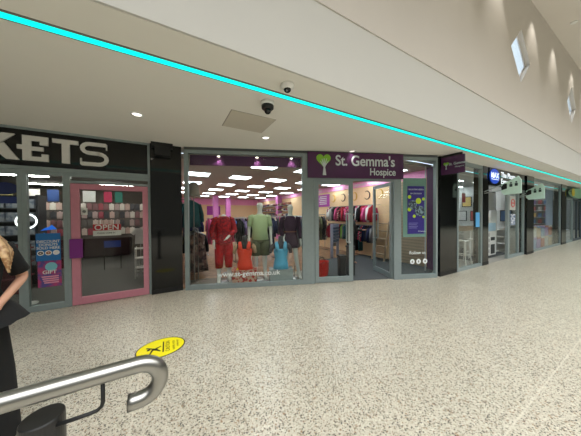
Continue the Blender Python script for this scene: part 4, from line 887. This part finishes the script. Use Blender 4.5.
for i, (y, z, c_, nm) in enumerate([(3.75, 1.5, (90, 120, 160), 'blue'), (4.3, 1.5, (200, 190, 180), 'cream'), (4.85, 1.5, (190, 90, 90), 'red'), (5.4, 1.5, (220, 220, 220), 'white'), (4.6, 2.2, (120, 150, 120), 'green'), (5.2, 2.2, (210, 180, 110), 'yellow'), (5.9, 1.9, (70, 72, 80), 'charcoal')]):
    t = thing('wall_print', nm + ' framed print on the end wall of the photo shop', 'print', (12.98, y, z)); B().box(-.03, 0, -.2, .2, -.25, .25).build('frame', mat('frame_dark', (60, 62, 66)), t); B().box(-.034, -.03, -.17, .17, -.22, .22).build('sheet', mat('wp%d' % i, c_, .5), t)
ws = thing('wall_shelves', 'white wall shelves low on the end wall of the photo shop', 'shelves', (12.98, 3.7, 0))
for z in (.3, .6, .9): B().box(-.3, 0, 0, 2.2, z - .03, z).build('shelf', white_m, ws)
# card shop contents
cu = thing('card_shelves', 'tall shelves of colourful cards in the card shop', 'shelves', (18.1, 5.15, 0), -PI / 2)
B().box(-1.6, 1.8, 0, .05, 0, 2.3).box(-1.6, -1.55, -.3, 0, 0, 2.3).box(1.75, 1.8, -.3, 0, 0, 2.3).build('carcass', mat('cs_grey', (150, 140, 130)), cu)
zz = (.35, .7, 1.05, 1.4, 1.75, 2.1)
for z in zz: B().box(-1.55, 1.75, -.3, 0, z - .02, z).build('shelf', white_m, cu)
cp = []
for i, c_ in enumerate([(200, 90, 90), (226, 180, 90), (90, 130, 180), (210, 200, 190), (130, 100, 160), (80, 140, 110)]):
    cp.append(B().prism([(-.07, -.02, 0), (.07, -.02, 0), (.07, .04, .22), (-.07, .04, .22)], (0, .012, 0)).build('greeting_card', mat('gcard%d' % i, c_, .5)))
uc = set()
for r, z in enumerate(zz):
    for k in range(15):
        i = random.randrange(6); pos = (17.92, 5.15 + 1.45 - k * .215, z); lab = 'greeting card on the %s card shop shelf from the floor, %s from left' % (ordinal(r), ordinal(k))
        if i not in uc: uc.add(i); tag(cp[i], lab, 'card', 'greeting cards on the shelves'); cp[i].location = pos; cp[i].rotation_euler = (0, 0, -PI / 2)
        else: tag(dup(cp[i], pos, -PI / 2, lab), lab, 'card', 'greeting cards on the shelves')
bxm = [(214, 190, 160), (190, 110, 90), (150, 170, 200), (220, 216, 210), (170, 140, 190)]
gi = 0
for x in (13.8, 14.4, 15.0, 15.6, 16.2, 16.8):
    for lev in range(2):
        c_ = bxm[gi % 5]; t = thing('gift_box', '%s gift box at the card shop window, %s pair from the left' % (['lower', 'upper'][lev], ordinal(gi // 2)), 'box', (x, 3.4, .001 + .5 * lev))
        B().box(-.25, .25, -.2, .2, 0, .42).build('body', mat('gbox%d' % (gi % 5), c_, .6), t, bevel=.01); B().box(-.26, .26, -.21, .21, .42, .5).build('lid', mat('gbox%d' % ((gi + 2) % 5), bxm[(gi + 2) % 5]), t)
        gi += 1
tag(B().box(-.55, .55, 0, .03, -.9, 1.0).build('hanging_banner', mat('banner_lilac', (176, 190, 222), .6), None, loc=(16.75, 3.22, 1.9)), 'pale blue banner hanging at the right of the card shop window', 'banner')
ar = thing('arch_mirror', 'dark arched frame inside the card shop', 'mirror', (16.6, 3.95, 1.0))
B().tube([(-.35, 0, 0), (-.35, 0, .9), (-.25, 0, 1.15), (0, 0, 1.25), (.25, 0, 1.15), (.35, 0, .9), (.35, 0, 0)], .05, 8).build('frame', mat('arch_dark', (60, 66, 60)), ar, True)
B().box(-.33, .33, .02, .04, -.99, 1.0).build('mirror_face', mat('mirror_grey', (150, 156, 150), .2), ar)
# last shop
ls = thing('oval_sign', 'yellow and green rounded sign over the last shop door', 'sign', (20.6, RY - .1, 2.72))
B().rings([[(1.9 * math.cos(a * PI / 16) * (1 if abs(math.cos(a * PI / 16)) < .7 else .96), y, .27 * math.sin(a * PI / 16)) for a in range(32)] for y in (-.06, .06)]).build('panel', mat('oval_green', (150, 190, 160), .5), ls)
B().rings([[(-1.55 + .32 * math.cos(a * PI / 12), y, .22 * math.sin(a * PI / 12)) for a in range(24)] for y in (-.075, -.06)]).build('yellow_end', mat('oval_yellow', (214, 190, 50), .5), ls)
t = sthing('door_4', (0, RY, 0))
B().box(19.9, 20.1, -.03, .05, 0, 2.4).box(21.9, 22.1, -.03, .05, 0, 2.4).box(20.1, 21.9, -.03, .05, 2.3, 2.4).box(20.1, 21.9, -.03, .05, .0, .12).box(20.95, 21.05, -.03, .05, .12, 2.3).build('door_frame', mat('door_dark', (60, 68, 76), .5), t)
B().box(20.1, 20.95, 0, .01, .12, 2.3).box(21.05, 21.9, 0, .01, .12, 2.3).build('pane', pane_m, t)
rwin(22, 18.3, 19.9, 2.45)
struct(B().box(22.1, 24, 2.96, 3.1, 0, 2.45).build('wall_front_last', black_matt)); struct(B().box(18.3, 24, 3.02, 3.2, 2.45, H).build('trim_2', mat('far_fascia', (70, 90, 94), .4)))
person('person in a white top standing beyond the far black pillar', (19.0, 3.6, .001), 2.6, 1.0, mat('cloth_white', PAL['white']), mat('cloth_black', PAL['black']), skin_m, mat('hair_dark', (40, 28, 22)))

# ================================================================== FOREGROUND
# handrail
hr = thing('handrail', 'polished steel tube handrail with a curled end', 'handrail', (0, .86, 0))
P = [(-3.2, 0, 1.115), (-.09, 0, 1.115)]
P = [(-3.2 + (3.11) * i / 14, 0, 1.115) for i in range(15)] + [(-.09 + .058 * math.sin(a * PI / 14), 0, 1.057 + .058 * math.cos(a * PI / 14)) for a in range(1, 15)] + [(-.105, 0, .999), (-.122, 0, .999)]
B().tube(P, .025, 28).build('tube', steel, hr, True)
rod = B().tube([(-.183, 0, 1.095), (-.183, 0, 1.03), (-.187, 0, 1.018), (-.197, 0, 1.01), (-.215, 0, 1.008), (-.29, 0, 1.008)], .0055, 10).build('bracket_rod', black_matt, hr, True)
pst = thing('post', 'black round post with a flat top under the steel handrail', 'post', (-.322, .885, 0))
B().tube([(0, 0, .02), (0, 0, 1.012), (0, 0, 1.027), (0, 0, 1.03)], [.047, .047, .046, .044], 40).build('shaft', mat('post_black', (26, 26, 27), .35), pst)
B().tube([(0, 0, 0), (0, 0, .02)], .1, 32).build('foot_plate', black_matt, pst)
for x in (-1.6, -2.9):
    p = dup(pst, (x, .885, 0), None, 'black round post carrying the handrail, %s from the curled end' % ('second' if x > -2 else 'farthest'))
# caution floor sticker
cs = thing('floor_sticker', 'oval yellow caution slippery floor sticker with black border', 'sticker', (-.10, 3.07, 0))
def oval(rx, ry, z0, z1): return B().rings([[(rx * math.cos(a * PI / 24), ry * math.sin(a * PI / 24), z) for a in range(48)] for z in (z0, z1)])
oval(.262, .215, .0, .002).build('border', mat('sticker_black', (20, 20, 18), .5), cs); oval(.25, .203, .002, .003).build('face', mat('sticker_yellow', (236, 222, 10), .45, var=.02), cs)
ink = mat('ink_black', (18, 18, 16), .5)
B().box(.015, .03, -.12, .12, .003, .004).build('bar', ink, cs)
lettering('CAUTION', .062, (.09, -.125, .004), (0, 1, 0), (-1, 0, 0), mat('ink_soft', (60, 56, 20), .5), cs, .0003, bold=.008, sx=.85)
lettering('SLIPPERY FLOOR', .034, (.145, -.125, .004), (0, 1, 0), (-1, 0, 0), mat('ink_soft', (60, 56, 20)), cs, .0003, sx=.85)
lettering('WHEN WET', .034, (.19, -.07, .004), (0, 1, 0), (-1, 0, 0), mat('ink_soft', (60, 56, 20)), cs, .0003, sx=.85)
def fl(pts): return B().prism([(x, y, .003) for x, y in pts], (0, 0, .001))
mb = B()
for pts in ([(-.10, -.02), (-.05, -.05), (-.04, -.015), (-.09, .02)], [(-.09, .02), (-.15, .06), (-.16, .045), (-.10, .0)], [(-.05, -.05), (-.01, -.09), (0, -.08), (-.04, -.02)], [(-.06, -.03), (-.0, .02), (-.005, .035), (-.07, .0)], [(-.1, -.02), (-.12, -.1), (-.105, -.105), (-.08, -.03)]):
    mb.prism([(x, y, .003) for x, y in pts], (0, 0, .001))
mb.rings([[(-.13 + .018 * math.cos(a * PI / 8), .0 + .018 * math.sin(a * PI / 8), z) for a in range(16)] for z in (.003, .004)]); mb.build('slipping_figure', ink, cs)

# woman at the left edge
wm_ = thing('person', 'person with long blonde hair in a black top at the left edge', 'person', (-1.225, 2.385, 0), math.radians(38))
k = .98
J, E_ = human_joints(k, {'r': ((.29, .06, 1.14), (.10, -.17, 1.0)), 'l': ((.24, .02, 1.12), (.16, -.17, 1.0))}, slim=.95)
bdy = skinned('body', J, E_, skin_m, wm_); face_parts(bdy, k, True, skin_m)
blk = mat('woman_black', (14, 14, 16), .9, bump=.2)
top_garment(J, wm_, blk, 'top', .95, sleeve=.55, k=k, rx=.175, ry=.14, hem=(.20, .16), puff=.02)
B().loft([(0, -.02, .88 * k, .27, .29), (0, -.01, .95 * k, .23, .22), (0, 0, 1.02 * k, .16, .13)], 28, False, .05, 9).build('ruffle', blk, wm_, True)
B().loft([(0, -.03, .02, .22, .23), (0, -.02, .5, .2, .2), (0, 0, .9, .17, .16), (0, 0, 1.0, .14, .115)], 28, False, .03, 9).build('skirt', blk, wm_, True)
hairm = pattern_mat('blonde_hair', (150, 108, 70), (206, 172, 128), 30, 'noise', .5)
hb_ = B().ball((0, .022 * k, 1.67 * k), .098 * k, .105 * k, .1 * k)
for s in (-1, 1):
    for q in range(7):
        a_ = q / 6; x0 = s * (.085 + .012 * a_); y0 = -.05 + .1 * a_
        hb_.tube([(x0 * .8, y0 * .9, 1.70 * k), (x0 * 1.1, y0, 1.6 * k), (x0 * 1.25, y0 - .03, 1.5 * k), (x0 * 1.5 + s * .01 * q, -.17 + .03 * q, 1.38 * k), (x0 * 1.5 + s * .01 * q, -.25 + .035 * q, (1.24 + .02 * q) * k)], [.03, .032, .03, .024, .006], 10)
hb_.build('hair', hairm, wm_, True)
cap = B().loft([(0, 0.005, 1.69 * k, .104, .114), (0, .005, 1.74 * k, .095, .104), (0, .005, 1.78 * k, .05, .06)], 24)
cap.rings([[(x * .085, -.09 - .075 * math.sqrt(max(0, 1 - x * x)) * 1, 1.692 * k + z) for x in [-1 + 2 * i / 9 for i in range(10)]] + [(x * .085, -.07, 1.70 * k + z) for x in [1, .5, 0, -.5, -1]] for z in (0, .008)])
cap.build('cap', black_matt, wm_, True)
gl = B()
for s in (-1, 1): gl.tube([(s * .035 + .026 * math.cos(a * PI / 8), -.108, 1.645 * k + .02 * math.sin(a * PI / 8)) for a in range(17)], .003, 5); gl.tube([(s * .061, -.106, 1.65 * k), (s * .085, 0, 1.65 * k)], .0025, 5)
gl.build('glasses', black_matt, wm_)
